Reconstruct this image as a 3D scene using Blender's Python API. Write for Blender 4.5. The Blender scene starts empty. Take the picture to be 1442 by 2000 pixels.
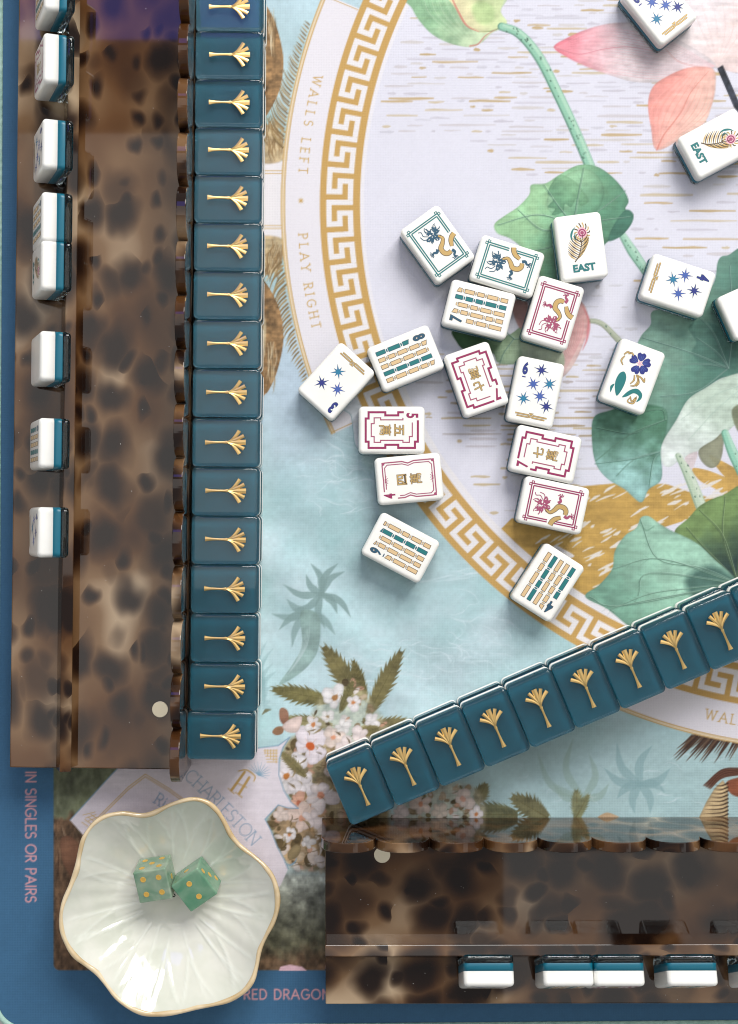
import bpy, math, random
import numpy as np
from mathutils import Matrix, Vector

# ------------------------------------------------------------------ camera, world, lights
# All lengths below are millimetres, turned into metres when meshes are written.
MM = 0.001
CAM_H = 680.0            # camera height above the mat
PX = 0.2342              # millimetres on the mat for one photo pixel
NX, NY = 650.0, 1030.0   # photo pixel straight below the lens

scene = bpy.context.scene
COL = scene.collection

cam_data = bpy.data.cameras.new("camera")
cam = bpy.data.objects.new("camera", cam_data)
COL.objects.link(cam)
cam.location = (0, 0, CAM_H * MM)
cam_data.sensor_fit = 'VERTICAL'
cam_data.sensor_height = 36.0
cam_data.lens = 36.0 * CAM_H / (2000 * PX)
cam_data.shift_x = (721 - NX) / 2000.0
cam_data.shift_y = (NY - 1000) / 2000.0
cam_data.clip_start = 0.01
cam_data.clip_end = 20.0
scene.camera = cam

world = bpy.data.worlds.new("World")
scene.world = world
world.use_nodes = True
bg = world.node_tree.nodes["Background"]
bg.inputs[0].default_value = (0.92, 0.96, 1.0, 1)
bg.inputs[1].default_value = 0.33


def area_light(name, loc, target, sx, sy, power, color):
    d = bpy.data.lights.new(name, 'AREA')
    d.shape = 'RECTANGLE'
    d.size, d.size_y = sx, sy
    d.energy = power
    d.color = color
    o = bpy.data.objects.new(name, d)
    COL.objects.link(o)
    o.location = loc
    dirv = Vector(target) - Vector(loc)
    o.rotation_euler = dirv.to_track_quat('-Z', 'Y').to_euler()
    return o


# bright ceiling above the table, the window beyond the far side of it, a strip of sky high up
def ceiling(name, x0, x1, y0, y1, radiance, color):
    area_light(name, ((x0 + x1) / 2, (y0 + y1) / 2, 1.80), ((x0 + x1) / 2, (y0 + y1) / 2, 0), x1 - x0, y1 - y0, radiance * math.pi * (x1 - x0) * (y1 - y0), color)


CEIL = (1.0, 0.965, 0.92)
ceiling("ceiling_light", -1.5, 1.3, -0.10, 0.646, 1.15, CEIL)
ceiling("ceiling_light_left", -1.5, -0.25, -0.40, -0.10, 1.15, CEIL)
ceiling("ceiling_light_right", 0.28, 1.5, -1.70, -0.53, 0.9, CEIL)
area_light("window_light", (0.22, 1.58, 1.30), (0.0, 0.0, 0.0), 0.58, 1.0, 28.0, (1.0, 0.985, 0.96))
area_light("window_light_right", (0.86, 1.34, 1.30), (0.0, 0.0, 0.0), 0.58, 1.0, 28.0, (1.0, 0.985, 0.96))
ceiling("sky_light", -0.75, -0.12, 0.80, 1.30, 2.1, (0.20, 0.19, 1.0))

scene.render.engine = 'CYCLES'
scene.cycles.use_denoising = True
scene.cycles.filter_width = 1.1
scene.cycles.max_bounces = 14
scene.cycles.transmission_bounces = 10
scene.cycles.transparent_max_bounces = 12
scene.cycles.caustics_refractive = True
scene.cycles.caustics_reflective = True
scene.cycles.sample_clamp_indirect = 6.0
scene.view_settings.view_transform = 'Standard'
scene.view_settings.look = 'None'
scene.view_settings.exposure = -0.14
scene.view_settings.gamma = 1.0


# ------------------------------------------------------------------ helpers
def W(px, py, z=0.0):
    """world x, y (mm) of the point at height z that shows at a photo pixel"""
    k = PX * (CAM_H - z) / CAM_H
    return ((px - NX) * k, (NY - py) * k)


class MB:
    def __init__(self):
        self.v, self.f, self.mi, self.sm = [], [], [], []

    def add(self, verts, faces, mi=0, smooth=False):
        b = len(self.v)
        self.v += [tuple(p) for p in verts]
        for f in faces:
            self.f.append(tuple(i + b for i in f))
            self.mi.append(mi)
            self.sm.append(smooth)

    def poly(self, pts, z, mi=0):
        self.add([(x, y, z) for x, y in pts], [tuple(range(len(pts)))], mi)

    def ribbon(self, pts, w, z, mi=0, closed=False):
        P = np.array(pts, float)
        n = len(P)
        ws = np.full(n, float(w)) if np.isscalar(w) else np.array(w, float)
        L, R = [], []
        for i in range(n):
            a = P[(i - 1) % n] if (closed or i > 0) else P[i]
            b = P[(i + 1) % n] if (closed or i < n - 1) else P[i]
            d1 = P[i] - a
            d2 = b - P[i]
            l1, l2 = np.hypot(*d1), np.hypot(*d2)
            d1 = d1 / l1 if l1 > 1e-9 else d2 / max(l2, 1e-9)
            d2 = d2 / l2 if l2 > 1e-9 else d1
            n1 = np.array([-d1[1], d1[0]])
            n2 = np.array([-d2[1], d2[0]])
            m = n1 + n2
            lm = np.hypot(*m)
            m = n1 if lm < 1e-6 else m / lm
            k = min(1.0 / max(abs(m @ n1), 0.35), 2.0)
            L.append(P[i] + m * ws[i] * 0.5 * k)
            R.append(P[i] - m * ws[i] * 0.5 * k)
        vs = [(p[0], p[1], z) for p in L] + [(p[0], p[1], z) for p in R]
        fs = []
        for i in range(n if closed else n - 1):
            j = (i + 1) % n
            fs.append((i, n + i, n + j, j))
        self.add(vs, fs, mi)

    def box(self, x0, x1, y0, y1, z0, z1, mi=0):
        vs = [(x, y, z) for z in (z0, z1) for y in (y0, y1) for x in (x0, x1)]
        self.add(vs, [(0, 2, 3, 1), (4, 5, 7, 6), (0, 1, 5, 4), (2, 6, 7, 3), (0, 4, 6, 2), (1, 3, 7, 5)], mi)

    def mesh(self, name, mats):
        me = bpy.data.meshes.new(name)
        me.from_pydata([(x * MM, y * MM, z * MM) for x, y, z in self.v], [], self.f)
        for m in (mats if isinstance(mats, (list, tuple)) else [mats]):
            me.materials.append(m)
        me.polygons.foreach_set("material_index", self.mi)
        me.polygons.foreach_set("use_smooth", self.sm)
        me.update()
        return me


def link(name, me, parent=None, loc=None, rot=None):
    o = bpy.data.objects.new(name, me)
    COL.objects.link(o)
    if parent is not None:
        o.parent = parent
    if loc is not None:
        o.location = [c * MM for c in loc]
    if rot is not None:
        o.rotation_euler = rot
    return o


def tag(o, label=None, cat=None, group=None, kind=None):
    if label:
        o["label"] = label
    if cat:
        o["category"] = cat
    if group:
        o["group"] = group
    if kind:
        o["kind"] = kind
    return o


def bevel(o, w, seg=3):
    m = o.modifiers.new("bevel", 'BEVEL')
    m.width = w * MM
    m.segments = seg
    m.limit_method = 'ANGLE'
    m.angle_limit = math.radians(35)
    m.harden_normals = False
    return o


def rrect(hw, hh, r, seg=6):
    r = max(min(r, hw, hh), 0.01)
    out = []
    for cx, cy, a0 in ((hw - r, hh - r, 0), (-hw + r, hh - r, 90), (-hw + r, -hh + r, 180), (hw - r, -hh + r, 270)):
        for i in range(seg + 1):
            a = math.radians(a0 + 90 * i / seg)
            out.append((cx + r * math.cos(a), cy + r * math.sin(a)))
    return out


def profile_solid(mb, hw, hh, r, prof, mi=0, seg=6):
    """stack of rounded rectangles; prof = [(inset, z), ...] from bottom to top"""
    b = len(mb.v)
    n = 4 * (seg + 1)
    for ins, z in prof:
        mb.v += [(x, y, z) for x, y in rrect(hw - ins, hh - ins, r - ins, seg)]
    def face(f, s):
        mb.f.append(f); mb.mi.append(mi); mb.sm.append(s)
    face(tuple(b + i for i in reversed(range(n))), False)
    for k in range(len(prof) - 1):
        for i in range(n):
            j = (i + 1) % n
            face((b + k * n + i, b + k * n + j, b + (k + 1) * n + j, b + (k + 1) * n + i), True)
    t = b + (len(prof) - 1) * n
    face(tuple(t + i for i in range(n)), False)


def lin(c):
    """sRGB 0..255 to linear"""
    out = []
    for v in c:
        v = v / 255.0
        out.append(v / 12.92 if v <= 0.04045 else ((v + 0.055) / 1.055) ** 2.4)
    return out


# ------------------------------------------------------------------ materials
def mat(name, color, rough=0.5, metal=0.0, coat=0.0, coat_rough=0.05, sss=0.0, sss_r=2.0, spec=0.5, ior=1.5):
    m = bpy.data.materials.new(name)
    m.use_nodes = True
    p = m.node_tree.nodes["Principled BSDF"]
    p.inputs["Base Color"].default_value = (*color, 1)
    p.inputs["Roughness"].default_value = rough
    p.inputs["Metallic"].default_value = metal
    p.inputs["Coat Weight"].default_value = coat
    p.inputs["Coat Roughness"].default_value = coat_rough
    p.inputs["IOR"].default_value = ior
    p.inputs["Specular IOR Level"].default_value = spec
    if sss > 0:
        p.inputs["Subsurface Weight"].default_value = sss
        p.inputs["Subsurface Radius"].default_value = (1.0, 0.9, 0.8)
        p.inputs["Subsurface Scale"].default_value = sss_r * MM
    return m


def nodes_of(m):
    return m.node_tree.nodes, m.node_tree.links, m.node_tree.nodes["Principled BSDF"]


def add_noise_color(m, c1, c2, scale, detail=3, rough=0.55, lo=0.35, hi=0.65, distort=0.0, stretch=(1, 1, 1)):
    N, L, p = nodes_of(m)
    tc = N.new("ShaderNodeTexCoord")
    mp = N.new("ShaderNodeMapping")
    mp.inputs["Scale"].default_value = stretch
    nz = N.new("ShaderNodeTexNoise")
    nz.inputs["Scale"].default_value = scale
    nz.inputs["Detail"].default_value = detail
    nz.inputs["Roughness"].default_value = rough
    nz.inputs["Distortion"].default_value = distort
    r = N.new("ShaderNodeValToRGB")
    r.color_ramp.elements[0].position = lo
    r.color_ramp.elements[0].color = (*c1, 1)
    r.color_ramp.elements[1].position = hi
    r.color_ramp.elements[1].color = (*c2, 1)
    L.new(tc.outputs["Object"], mp.inputs[0])
    L.new(mp.outputs[0], nz.inputs["Vector"])
    L.new(nz.outputs["Fac"], r.inputs[0])
    L.new(r.outputs[0], p.inputs["Base Color"])
    return r


def add_bump(m, scale, strength, dist_mm, detail=2):
    N, L, p = nodes_of(m)
    tc = N.new("ShaderNodeTexCoord")
    nz = N.new("ShaderNodeTexNoise")
    nz.inputs["Scale"].default_value = scale
    nz.inputs["Detail"].default_value = detail
    b = N.new("ShaderNodeBump")
    b.inputs["Strength"].default_value = strength
    b.inputs["Distance"].default_value = dist_mm * MM
    L.new(tc.outputs["Object"], nz.inputs["Vector"])
    L.new(nz.outputs["Fac"], b.inputs["Height"])
    L.new(b.outputs[0], p.inputs["Normal"])


M = {}
M['ivory'] = mat("ivory_resin", (0.83, 0.82, 0.77), 0.28, coat=0.35, coat_rough=0.12, sss=0.15, sss_r=1.2)
add_noise_color(M['ivory'], (0.81, 0.80, 0.745), (0.85, 0.84, 0.795), 90, 2)
M['teal'] = mat("teal_resin", (0.003, 0.10, 0.15), 0.35)
add_noise_color(M['teal'], (0.001, 0.100, 0.155), (0.002, 0.125, 0.188), 60, 2)


def clear_material():
    """polished cast acrylic: lets light straight through, mirrors by Fresnel at its faces"""
    m = bpy.data.materials.new("clear_acrylic")
    m.use_nodes = True
    N, L = m.node_tree.nodes, m.node_tree.links
    N.remove(N["Principled BSDF"])
    out = N["Material Output"]
    tr = N.new("ShaderNodeBsdfTransparent"); tr.inputs[0].default_value = (0.90, 0.975, 0.985, 1)
    gl = N.new("ShaderNodeBsdfGlossy"); gl.inputs["Roughness"].default_value = 0.03
    fr = N.new("ShaderNodeFresnel"); fr.inputs[0].default_value = 1.52
    mx = N.new("ShaderNodeMixShader")
    L.new(fr.outputs[0], mx.inputs[0]); L.new(tr.outputs[0], mx.inputs[1]); L.new(gl.outputs[0], mx.inputs[2])
    rf = N.new("ShaderNodeBsdfGlass"); rf.inputs["IOR"].default_value = 1.49; rf.inputs["Roughness"].default_value = 0.02
    rf.inputs["Color"].default_value = (0.94, 0.985, 0.99, 1)
    m2 = N.new("ShaderNodeMixShader"); m2.inputs[0].default_value = 0.75
    L.new(mx.outputs[0], m2.inputs[1]); L.new(rf.outputs[0], m2.inputs[2])
    L.new(m2.outputs[0], out.inputs["Surface"])
    return m


M['clear'] = clear_material()
M['gold'] = mat("gold_inlay", (0.76, 0.52, 0.21), 0.30, metal=1.0)
add_bump(M['gold'], 2500, 0.25, 0.05)
M['p_gold'] = mat("gold_paint", (0.52, 0.35, 0.13), 0.38, metal=0.35)
M['p_bar'] = mat("tan_gold_paint", (0.66, 0.47, 0.25), 0.45)
M['p_dark_shade'] = mat("brown_paint_groove_shade", (0.075, 0.042, 0.018), 0.5)  # dark feather paint; as an outline it colours in the shade of engraved grooves
M['p_teal'] = mat("teal_paint", (0.005, 0.16, 0.16), 0.4)
M['p_deep'] = mat("deep_teal_paint", (0.012, 0.075, 0.13), 0.4)
M['p_mag'] = mat("magenta_paint", (0.27, 0.012, 0.085), 0.4)
M['p_rose'] = mat("rose_paint", (0.33, 0.060, 0.13), 0.4)
M['p_pink'] = mat("pale_pink_paint", (0.72, 0.42, 0.48), 0.4)
M['p_navy'] = mat("navy_paint", (0.012, 0.022, 0.19), 0.4)
M['p_peri'] = mat("periwinkle_paint", (0.045, 0.10, 0.36), 0.4)
M['p_aqua'] = mat("aqua_paint", (0.008, 0.17, 0.30), 0.4)
M['steel'] = mat("brushed_magnet_metal", (0.74, 0.66, 0.50), 0.30, metal=1.0)
add_bump(M['steel'], 1500, 0.15, 0.05)


def tortoise(name, stretch, off, shift):
    m = mat(name, (0.1, 0.05, 0.02), 0.03, coat=0.0, ior=1.50)
    N, L, p = nodes_of(m)
    tc = N.new("ShaderNodeTexCoord")
    mp = N.new("ShaderNodeMapping")
    mp.inputs["Scale"].default_value = stretch
    mp.inputs["Location"].default_value = off
    # lean the pattern so that it runs on over the upright plates too
    sx_ = N.new("ShaderNodeSeparateXYZ"); cb = N.new("ShaderNodeCombineXYZ")
    sh = N.new("ShaderNodeMath"); sh.operation = 'MULTIPLY_ADD'; sh.inputs[1].default_value = 0.9
    L.new(tc.outputs["Object"], sx_.inputs[0])
    L.new(sx_.outputs["Z"], sh.inputs[0]); L.new(sx_.outputs["Y"], sh.inputs[2])
    L.new(sx_.outputs["X"], cb.inputs["X"]); L.new(sh.outputs[0], cb.inputs["Y"])
    L.new(cb.outputs[0], mp.inputs[0])

    def noise(scale, detail, vec):
        n = N.new("ShaderNodeTexNoise")
        n.inputs["Scale"].default_value = scale
        n.inputs["Detail"].default_value = detail
        L.new(vec, n.inputs["Vector"])
        return n

    def math_node(op, a, b=None, c=None):
        n = N.new("ShaderNodeMath"); n.operation = op
        for i, v in enumerate((a, b, c)):
            if v is None:
                continue
            if isinstance(v, (int, float)):
                n.inputs[i].default_value = v
            else:
                L.new(v, n.inputs[i])
        return n.outputs[0]

    # honey and amber ground in broad clouds
    a = noise(24, 1.5, mp.outputs[0])
    ra = N.new("ShaderNodeValToRGB")
    e = ra.color_ramp.elements
    e[0].position, e[0].color = 0.30, (0.040, 0.014, 0.004, 1)
    e[1].position, e[1].color = 0.72, (0.50, 0.38, 0.25, 1)
    x = e.new(0.42); x.color = (0.105, 0.046, 0.016, 1)
    x = e.new(0.56); x.color = (0.19, 0.108, 0.052, 1)
    L.new(a.outputs["Fac"], ra.inputs[0])
    # soft round dark spots in a warped cell pattern
    wob = noise(48, 2, mp.outputs[0])
    sub = N.new("ShaderNodeVectorMath"); sub.operation = 'SUBTRACT'
    sub.inputs[1].default_value = (0.5, 0.5, 0.5)
    L.new(wob.outputs["Color"], sub.inputs[0])
    sc = N.new("ShaderNodeVectorMath"); sc.operation = 'SCALE'
    sc.inputs["Scale"].default_value = 0.014
    L.new(sub.outputs[0], sc.inputs[0])
    ad = N.new("ShaderNodeVectorMath"); ad.operation = 'ADD'
    L.new(mp.outputs[0], ad.inputs[0]); L.new(sc.outputs[0], ad.inputs[1])
    big = noise(13, 1, mp.outputs[0])
    masks = []

    def smooth_map(v, lo, hi, flip=False):
        mr = N.new("ShaderNodeMapRange"); mr.interpolation_type = 'SMOOTHSTEP'
        mr.inputs["From Min"].default_value = lo
        mr.inputs["From Max"].default_value = hi
        mr.inputs["To Min"].default_value = 1.0 if flip else 0.0
        mr.inputs["To Max"].default_value = 0.0 if flip else 1.0
        L.new(v, mr.inputs["Value"])
        return mr.outputs[0]

    for scale, r0, r1, keep in ((50, 0.10, 0.53, 0.02), (92, 0.06, 0.46, 0.40)):
        v = N.new("ShaderNodeTexVoronoi")
        v.voronoi_dimensions = '2D'
        v.inputs["Scale"].default_value = scale
        v.inputs["Randomness"].default_value = 0.85
        L.new(ad.outputs[0], v.inputs["Vector"])
        sep = N.new("ShaderNodeSeparateColor")
        L.new(v.outputs["Color"], sep.inputs[0])
        # spots grow where the large cloud is dark, shrink where it is pale
        d = math_node('ADD', v.outputs["Distance"], math_node('MULTIPLY_ADD', big.outputs["Fac"], 0.45, -0.225 + shift * 0.8))
        masks.append(math_node('MULTIPLY', smooth_map(d, r0, r1, True), smooth_map(sep.outputs[0], keep, keep + 0.3)))
    blot = noise(34, 1.0, ad.outputs[0])
    masks.append(smooth_map(blot.outputs["Fac"], 0.62 + shift, 0.80 + shift))
    mk = math_node('MAXIMUM', math_node('MAXIMUM', masks[0], masks[1]), masks[2])
    mk = math_node('MULTIPLY', mk, 0.96)
    # each spot fades out through amber
    r2 = N.new("ShaderNodeMix"); r2.data_type = 'RGBA'
    L.new(math_node('POWER', mk, 0.55), r2.inputs["Factor"])
    L.new(ra.outputs[0], r2.inputs["A"])
    r2.inputs["B"].default_value = (0.060, 0.022, 0.007, 1)
    mx = N.new("ShaderNodeMix"); mx.data_type = 'RGBA'
    L.new(mk, mx.inputs["Factor"])
    L.new(r2.outputs["Result"], mx.inputs["A"])
    mx.inputs["B"].default_value = (0.010, 0.0045, 0.003, 1)
    L.new(mx.outputs["Result"], p.inputs["Base Color"])
    return m


M['tort'] = tortoise("tortoiseshell_acrylic", (0.82, 1.12, 1.0), (0.03, 0.01, 0), 0.0)
M['tort_dark'] = tortoise("dark_tortoiseshell_acrylic", (0.95, 0.95, 1.0), (0.21, 0.13, 0), -0.07)
M['jade'] = mat("jade", (0.2, 0.38, 0.27), 0.22, coat=0.4, coat_rough=0.1, sss=0.5, sss_r=3.0)
add_noise_color(M['jade'], (0.14, 0.26, 0.17), (0.34, 0.41, 0.31), 110, 3, 0.5, 0.32, 0.68, 0.5)
M['jade2'] = mat("jade_deep", (0.15, 0.38, 0.25), 0.22, coat=0.4, coat_rough=0.1, sss=0.5, sss_r=3.0)
add_noise_color(M['jade2'], (0.07, 0.23, 0.13), (0.23, 0.36, 0.25), 90, 3, 0.5, 0.32, 0.68, 0.5)
M['pip'] = mat("gold_pip_paint", (0.78, 0.47, 0.10), 0.35, metal=0.4)
M['glaze'] = mat("pearl_glaze", (0.74, 0.79, 0.72), 0.12, coat=1.0, coat_rough=0.03, sss=0.2, sss_r=4.0)


def glaze_color(m):
    """greenish pearl glaze, milkier where it pools along the veins"""
    r = add_noise_color(m, (0.62, 0.64, 0.54), (0.76, 0.75, 0.67), 45, 3, 0.55, 0.3, 0.7, 0.4)
    N, L, p = nodes_of(m)
    at = N.new("ShaderNodeAttribute"); at.attribute_name = "vein"
    mx = N.new("ShaderNodeMix"); mx.data_type = 'RGBA'
    L.new(at.outputs["Fac"], mx.inputs["Factor"])
    L.new(r.outputs[0], mx.inputs["A"])
    mx.inputs["B"].default_value = (0.82, 0.84, 0.76, 1)
    L.new(mx.outputs["Result"], p.inputs["Base Color"])
    tc = N.new("ShaderNodeTexCoord"); nz = N.new("ShaderNodeTexNoise")
    nz.inputs["Scale"].default_value = 85; nz.inputs["Detail"].default_value = 2
    b = N.new("ShaderNodeBump"); b.inputs["Strength"].default_value = 0.35; b.inputs["Distance"].default_value = 1.2 * MM
    L.new(tc.outputs["Object"], nz.inputs["Vector"]); L.new(nz.outputs["Fac"], b.inputs["Height"])
    L.new(b.outputs[0], p.inputs["Normal"]); L.new(b.outputs[0], p.inputs["Coat Normal"])


glaze_color(M['glaze'])
M['rim'] = mat("tan_glaze_rim", (0.66, 0.50, 0.28), 0.22, coat=0.8, coat_rough=0.06)
add_noise_color(M['rim'], (0.56, 0.40, 0.20), (0.80, 0.66, 0.44), 60, 3)
M['thread'] = mat("pale_green_thread", (0.36, 0.55, 0.47), 0.8)
add_noise_color(M['thread'], (0.30, 0.48, 0.41), (0.42, 0.60, 0.52), 300, 2)
M['rubber'] = mat("mat_rubber", (0.02, 0.05, 0.075), 0.8)
M['table'] = mat("table_white", (0.62, 0.61, 0.58), 0.5)
add_noise_color(M['table'], (0.58, 0.57, 0.54), (0.66, 0.65, 0.62), 25, 4)
M['dust'] = mat("dust", (0.8, 0.78, 0.74), 0.8)
# ------------------------------------------------------------------ printed art of the mat (flat print, painted in code)
# canvas cells are one photo pixel of mat (0.234 mm); ink colours are written as sRGB 0..255
OX, OY, CW, CH = -24, -24, 1504, 2072
rng = np.random.default_rng(7)


def vnoise(h, w, cy, cx, seed):
    r = np.random.default_rng(seed)
    gh, gw = int(h / cy) + 3, int(w / cx) + 3
    g = r.random((gh, gw)).astype(np.float32)
    y = np.arange(h, dtype=np.float32) / cy
    x = np.arange(w, dtype=np.float32) / cx
    yi, xi = y.astype(int), x.astype(int)
    fy, fx = y - yi, x - xi
    fy = (fy * fy * (3 - 2 * fy))[:, None]
    fx = (fx * fx * (3 - 2 * fx))[None, :]
    a = g[yi][:, xi]; b = g[yi][:, xi + 1]; c = g[yi + 1][:, xi]; d = g[yi + 1][:, xi + 1]
    return (a * (1 - fx) + b * fx) * (1 - fy) + (c * (1 - fx) + d * fx) * fy


def fbm(scale, seed, octs=4, sx=1.0, sy=1.0):
    out = np.zeros((CH, CW), np.float32)
    amp, tot = 1.0, 0.0
    for k in range(octs):
        c = scale / 2 ** k
        if c < 1.2:
            break
        out += amp * vnoise(CH, CW, max(c * sy, 1.0), max(c * sx, 1.0), seed + k)
        tot += amp
        amp *= 0.55
    return out / tot


def smooth_closed(pts, n=6):
    P = np.array(pts, float)
    m = len(P)
    out = []
    for i in range(m):
        p0, p1, p2, p3 = P[i - 1], P[i], P[(i + 1) % m], P[(i + 2) % m]
        for k in range(n):
            t = k / n
            out.append(0.5 * (2 * p1 + (p2 - p0) * t + (2 * p0 - 5 * p1 + 4 * p2 - p3) * t * t + (3 * p1 - p0 - 3 * p2 + p3) * t ** 3))
    return np.array(out)


def smooth_open(pts, n=6):
    P = np.array(pts, float)
    if len(P) < 3:
        return P
    Q = np.vstack([2 * P[0] - P[1], P, 2 * P[-1] - P[-2]])
    out = []
    for i in range(1, len(Q) - 2):
        p0, p1, p2, p3 = Q[i - 1], Q[i], Q[i + 1], Q[i + 2]
        for k in range(n):
            t = k / n
            out.append(0.5 * (2 * p1 + (p2 - p0) * t + (2 * p0 - 5 * p1 + 4 * p2 - p3) * t * t + (3 * p1 - p0 - 3 * p2 + p3) * t ** 3))
    out.append(P[-1])
    return np.array(out)


def paint_mat():
    XX = (np.arange(CW, dtype=np.float32) + OX + 0.5)[None, :]
    YY = (np.arange(CH, dtype=np.float32) + OY + 0.5)[:, None]
    N60, N25, N8 = fbm(90, 11), fbm(26, 21, 3), fbm(8, 31, 3)
    NB = fbm(40, 51, 4, 2.2, 0.6)
    NS = fbm(14, 61, 3, 2.6, 0.45)
    fine = rng.random((CH, CW)).astype(np.float32)
    C = np.zeros((CH, CW, 3), np.float32)

    def blend(sl, mask, color):
        col = np.asarray(color, np.float32)
        C[sl] += (col - C[sl]) * mask[..., None]

    def sl_of(x0, y0, x1, y1):
        a, b = max(int(y0 - OY), 0), min(int(y1 - OY) + 2, CH)
        c, d = max(int(x0 - OX), 0), min(int(x1 - OX) + 2, CW)
        return (slice(a, b), slice(c, d)) if b > a and d > c else None

    def seg_dist(gx, gy, a, b):
        dx, dy = b[0] - a[0], b[1] - a[1]
        l2 = dx * dx + dy * dy + 1e-9
        t = np.clip(((gx - a[0]) * dx + (gy - a[1]) * dy) / l2, 0, 1)
        return np.hypot(gx - a[0] - t * dx, gy - a[1] - t * dy), t

    def poly_mask(pts, soft=1.0, pad=2):
        P = np.array(pts, np.float32)
        pad = pad + soft
        sl = sl_of(P[:, 0].min() - pad, P[:, 1].min() - pad, P[:, 0].max() + pad, P[:, 1].max() + pad)
        if sl is None:
            return None, None, None, None
        gx, gy = XX[:, sl[1]], YY[sl[0], :]
        inside = np.zeros((gy.shape[0], gx.shape[1]), bool)
        dist = np.full(inside.shape, 1e6, np.float32)
        for i in range(len(P)):
            a, b = P[i - 1], P[i]
            d, _ = seg_dist(gx, gy, a, b)
            np.minimum(dist, d, out=dist)
            if a[1] != b[1]:
                cr = ((a[1] > gy) != (b[1] > gy)) & (gx < (b[0] - a[0]) * (gy - a[1]) / (b[1] - a[1]) + a[0])
                inside ^= cr
        sd = np.where(inside, dist, -dist)
        return sl, np.clip(sd / soft + 0.5, 0, 1), sd, (gx, gy)

    def fill(pts, color, alpha=1.0, soft=1.0, smooth=True, color2=None, gdir=None, tex=0.06, edge=0.0, stain=0.25):
        """watercolour shape: gradient from color to color2 along gdir = ((x0,y0),(x1,y1))"""
        P = smooth_closed(pts) if smooth else pts
        sl, m, sd, g = poly_mask(P, soft)
        if sl is None:
            return
        gx, gy = g
        base = np.array(color, np.float32)[None, None, :]
        if color2 is not None:
            (x0, y0), (x1, y1) = gdir
            l2 = (x1 - x0) ** 2 + (y1 - y0) ** 2
            t = np.clip(((gx - x0) * (x1 - x0) + (gy - y0) * (y1 - y0)) / l2 + (N25[sl] - 0.5) * stain * 1.6, 0, 1)
            t = t * t * (3 - 2 * t)
            base = base + (np.array(color2, np.float32) - base) * t[..., None]
        var = 1 + (N25[sl] - 0.5) * stain + (N8[sl] - 0.5) * tex * 2 + (NS[sl] - 0.5) * min(tex * 3.2, .3)
        if edge:
            var = var * (1 - edge * np.exp(-np.clip(sd, 0, None) / 3.0))
        C[sl] += (base * var[..., None] - C[sl]) * (m * alpha)[..., None]

    def stroke(pts, w, color, alpha=1.0, soft=1.0, smooth=True, fade=None):
        P = smooth_open(pts) if smooth and len(pts) > 2 else np.array(pts, float)
        n = len(P)
        if np.isscalar(w):
            ws = np.full(n, w, float)
        else:
            ws = np.interp(np.linspace(0, 1, n), np.linspace(0, 1, len(w)), w)
        pad = ws.max() / 2 + soft + 2
        sl = sl_of(P[:, 0].min() - pad, P[:, 1].min() - pad, P[:, 0].max() + pad, P[:, 1].max() + pad)
        if sl is None:
            return
        y0, x0 = sl[0].start, sl[1].start
        cov = np.zeros((sl[0].stop - y0, sl[1].stop - x0), np.float32)
        for i in range(n - 1):
            a, b = P[i], P[i + 1]
            s2 = sl_of(min(a[0], b[0]) - pad, min(a[1], b[1]) - pad, max(a[0], b[0]) + pad, max(a[1], b[1]) + pad)
            if s2 is None:
                continue
            d, t = seg_dist(XX[:, s2[1]], YY[s2[0], :], a, b)
            hw = (ws[i] + (ws[i + 1] - ws[i]) * t) / 2
            c = np.clip((hw - d) / soft + 0.5, 0, 1) * np.clip(hw * 2, 0, 1)
            if fade is not None:
                c = c * np.interp(i / n, np.linspace(0, 1, len(fade)), fade)
            v = cov[s2[0].start - y0:s2[0].stop - y0, s2[1].start - x0:s2[1].stop - x0]
            np.maximum(v, c, out=v)
        blend(sl, cov * alpha, color)

    FULL = (slice(0, CH), slice(0, CW))

    def region(x0, y0, x1, y1, color, soft, alpha=1.0):
        m = np.clip((XX - x0) / soft + .5, 0, 1) * np.clip((x1 - XX) / soft + .5, 0, 1) * np.clip((YY - y0) / soft + .5, 0, 1) * np.clip((y1 - YY) / soft + .5, 0, 1)
        sl = sl_of(x0 - soft, y0 - soft, x1 + soft, y1 + soft)
        if sl:
            blend(sl, m[sl] * alpha, color)

    # ---- border
    C[:] = (62, 106, 141)
    C[:] *= (1 + (N8 - 0.5) * 0.05 + (N60 - .5) * .05)[..., None]

    # ---- scenic field
    art = np.clip(XX - 104.5, 0, 1) * np.clip(1895.5 - YY, 0, 1)
    dc = np.hypot(np.minimum(XX - 117, 0), np.maximum(YY - 1883, 0))
    art = art * np.clip(12.5 - dc, 0, 1)
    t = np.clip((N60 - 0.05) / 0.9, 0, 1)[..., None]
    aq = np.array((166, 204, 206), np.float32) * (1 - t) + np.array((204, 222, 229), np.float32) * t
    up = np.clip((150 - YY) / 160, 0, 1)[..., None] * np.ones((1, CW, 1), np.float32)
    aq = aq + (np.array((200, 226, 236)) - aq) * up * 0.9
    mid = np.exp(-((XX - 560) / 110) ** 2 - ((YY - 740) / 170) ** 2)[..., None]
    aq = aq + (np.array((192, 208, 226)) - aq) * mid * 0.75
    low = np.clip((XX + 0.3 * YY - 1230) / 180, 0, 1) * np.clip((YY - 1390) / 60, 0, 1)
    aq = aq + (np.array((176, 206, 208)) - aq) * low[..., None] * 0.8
    # slanting veils of light
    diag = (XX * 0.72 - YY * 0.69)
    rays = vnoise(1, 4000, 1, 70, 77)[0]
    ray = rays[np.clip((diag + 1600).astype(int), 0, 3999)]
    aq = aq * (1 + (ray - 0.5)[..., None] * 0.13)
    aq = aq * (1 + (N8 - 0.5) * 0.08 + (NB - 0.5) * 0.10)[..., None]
    blend(FULL, art, aq)

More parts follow.
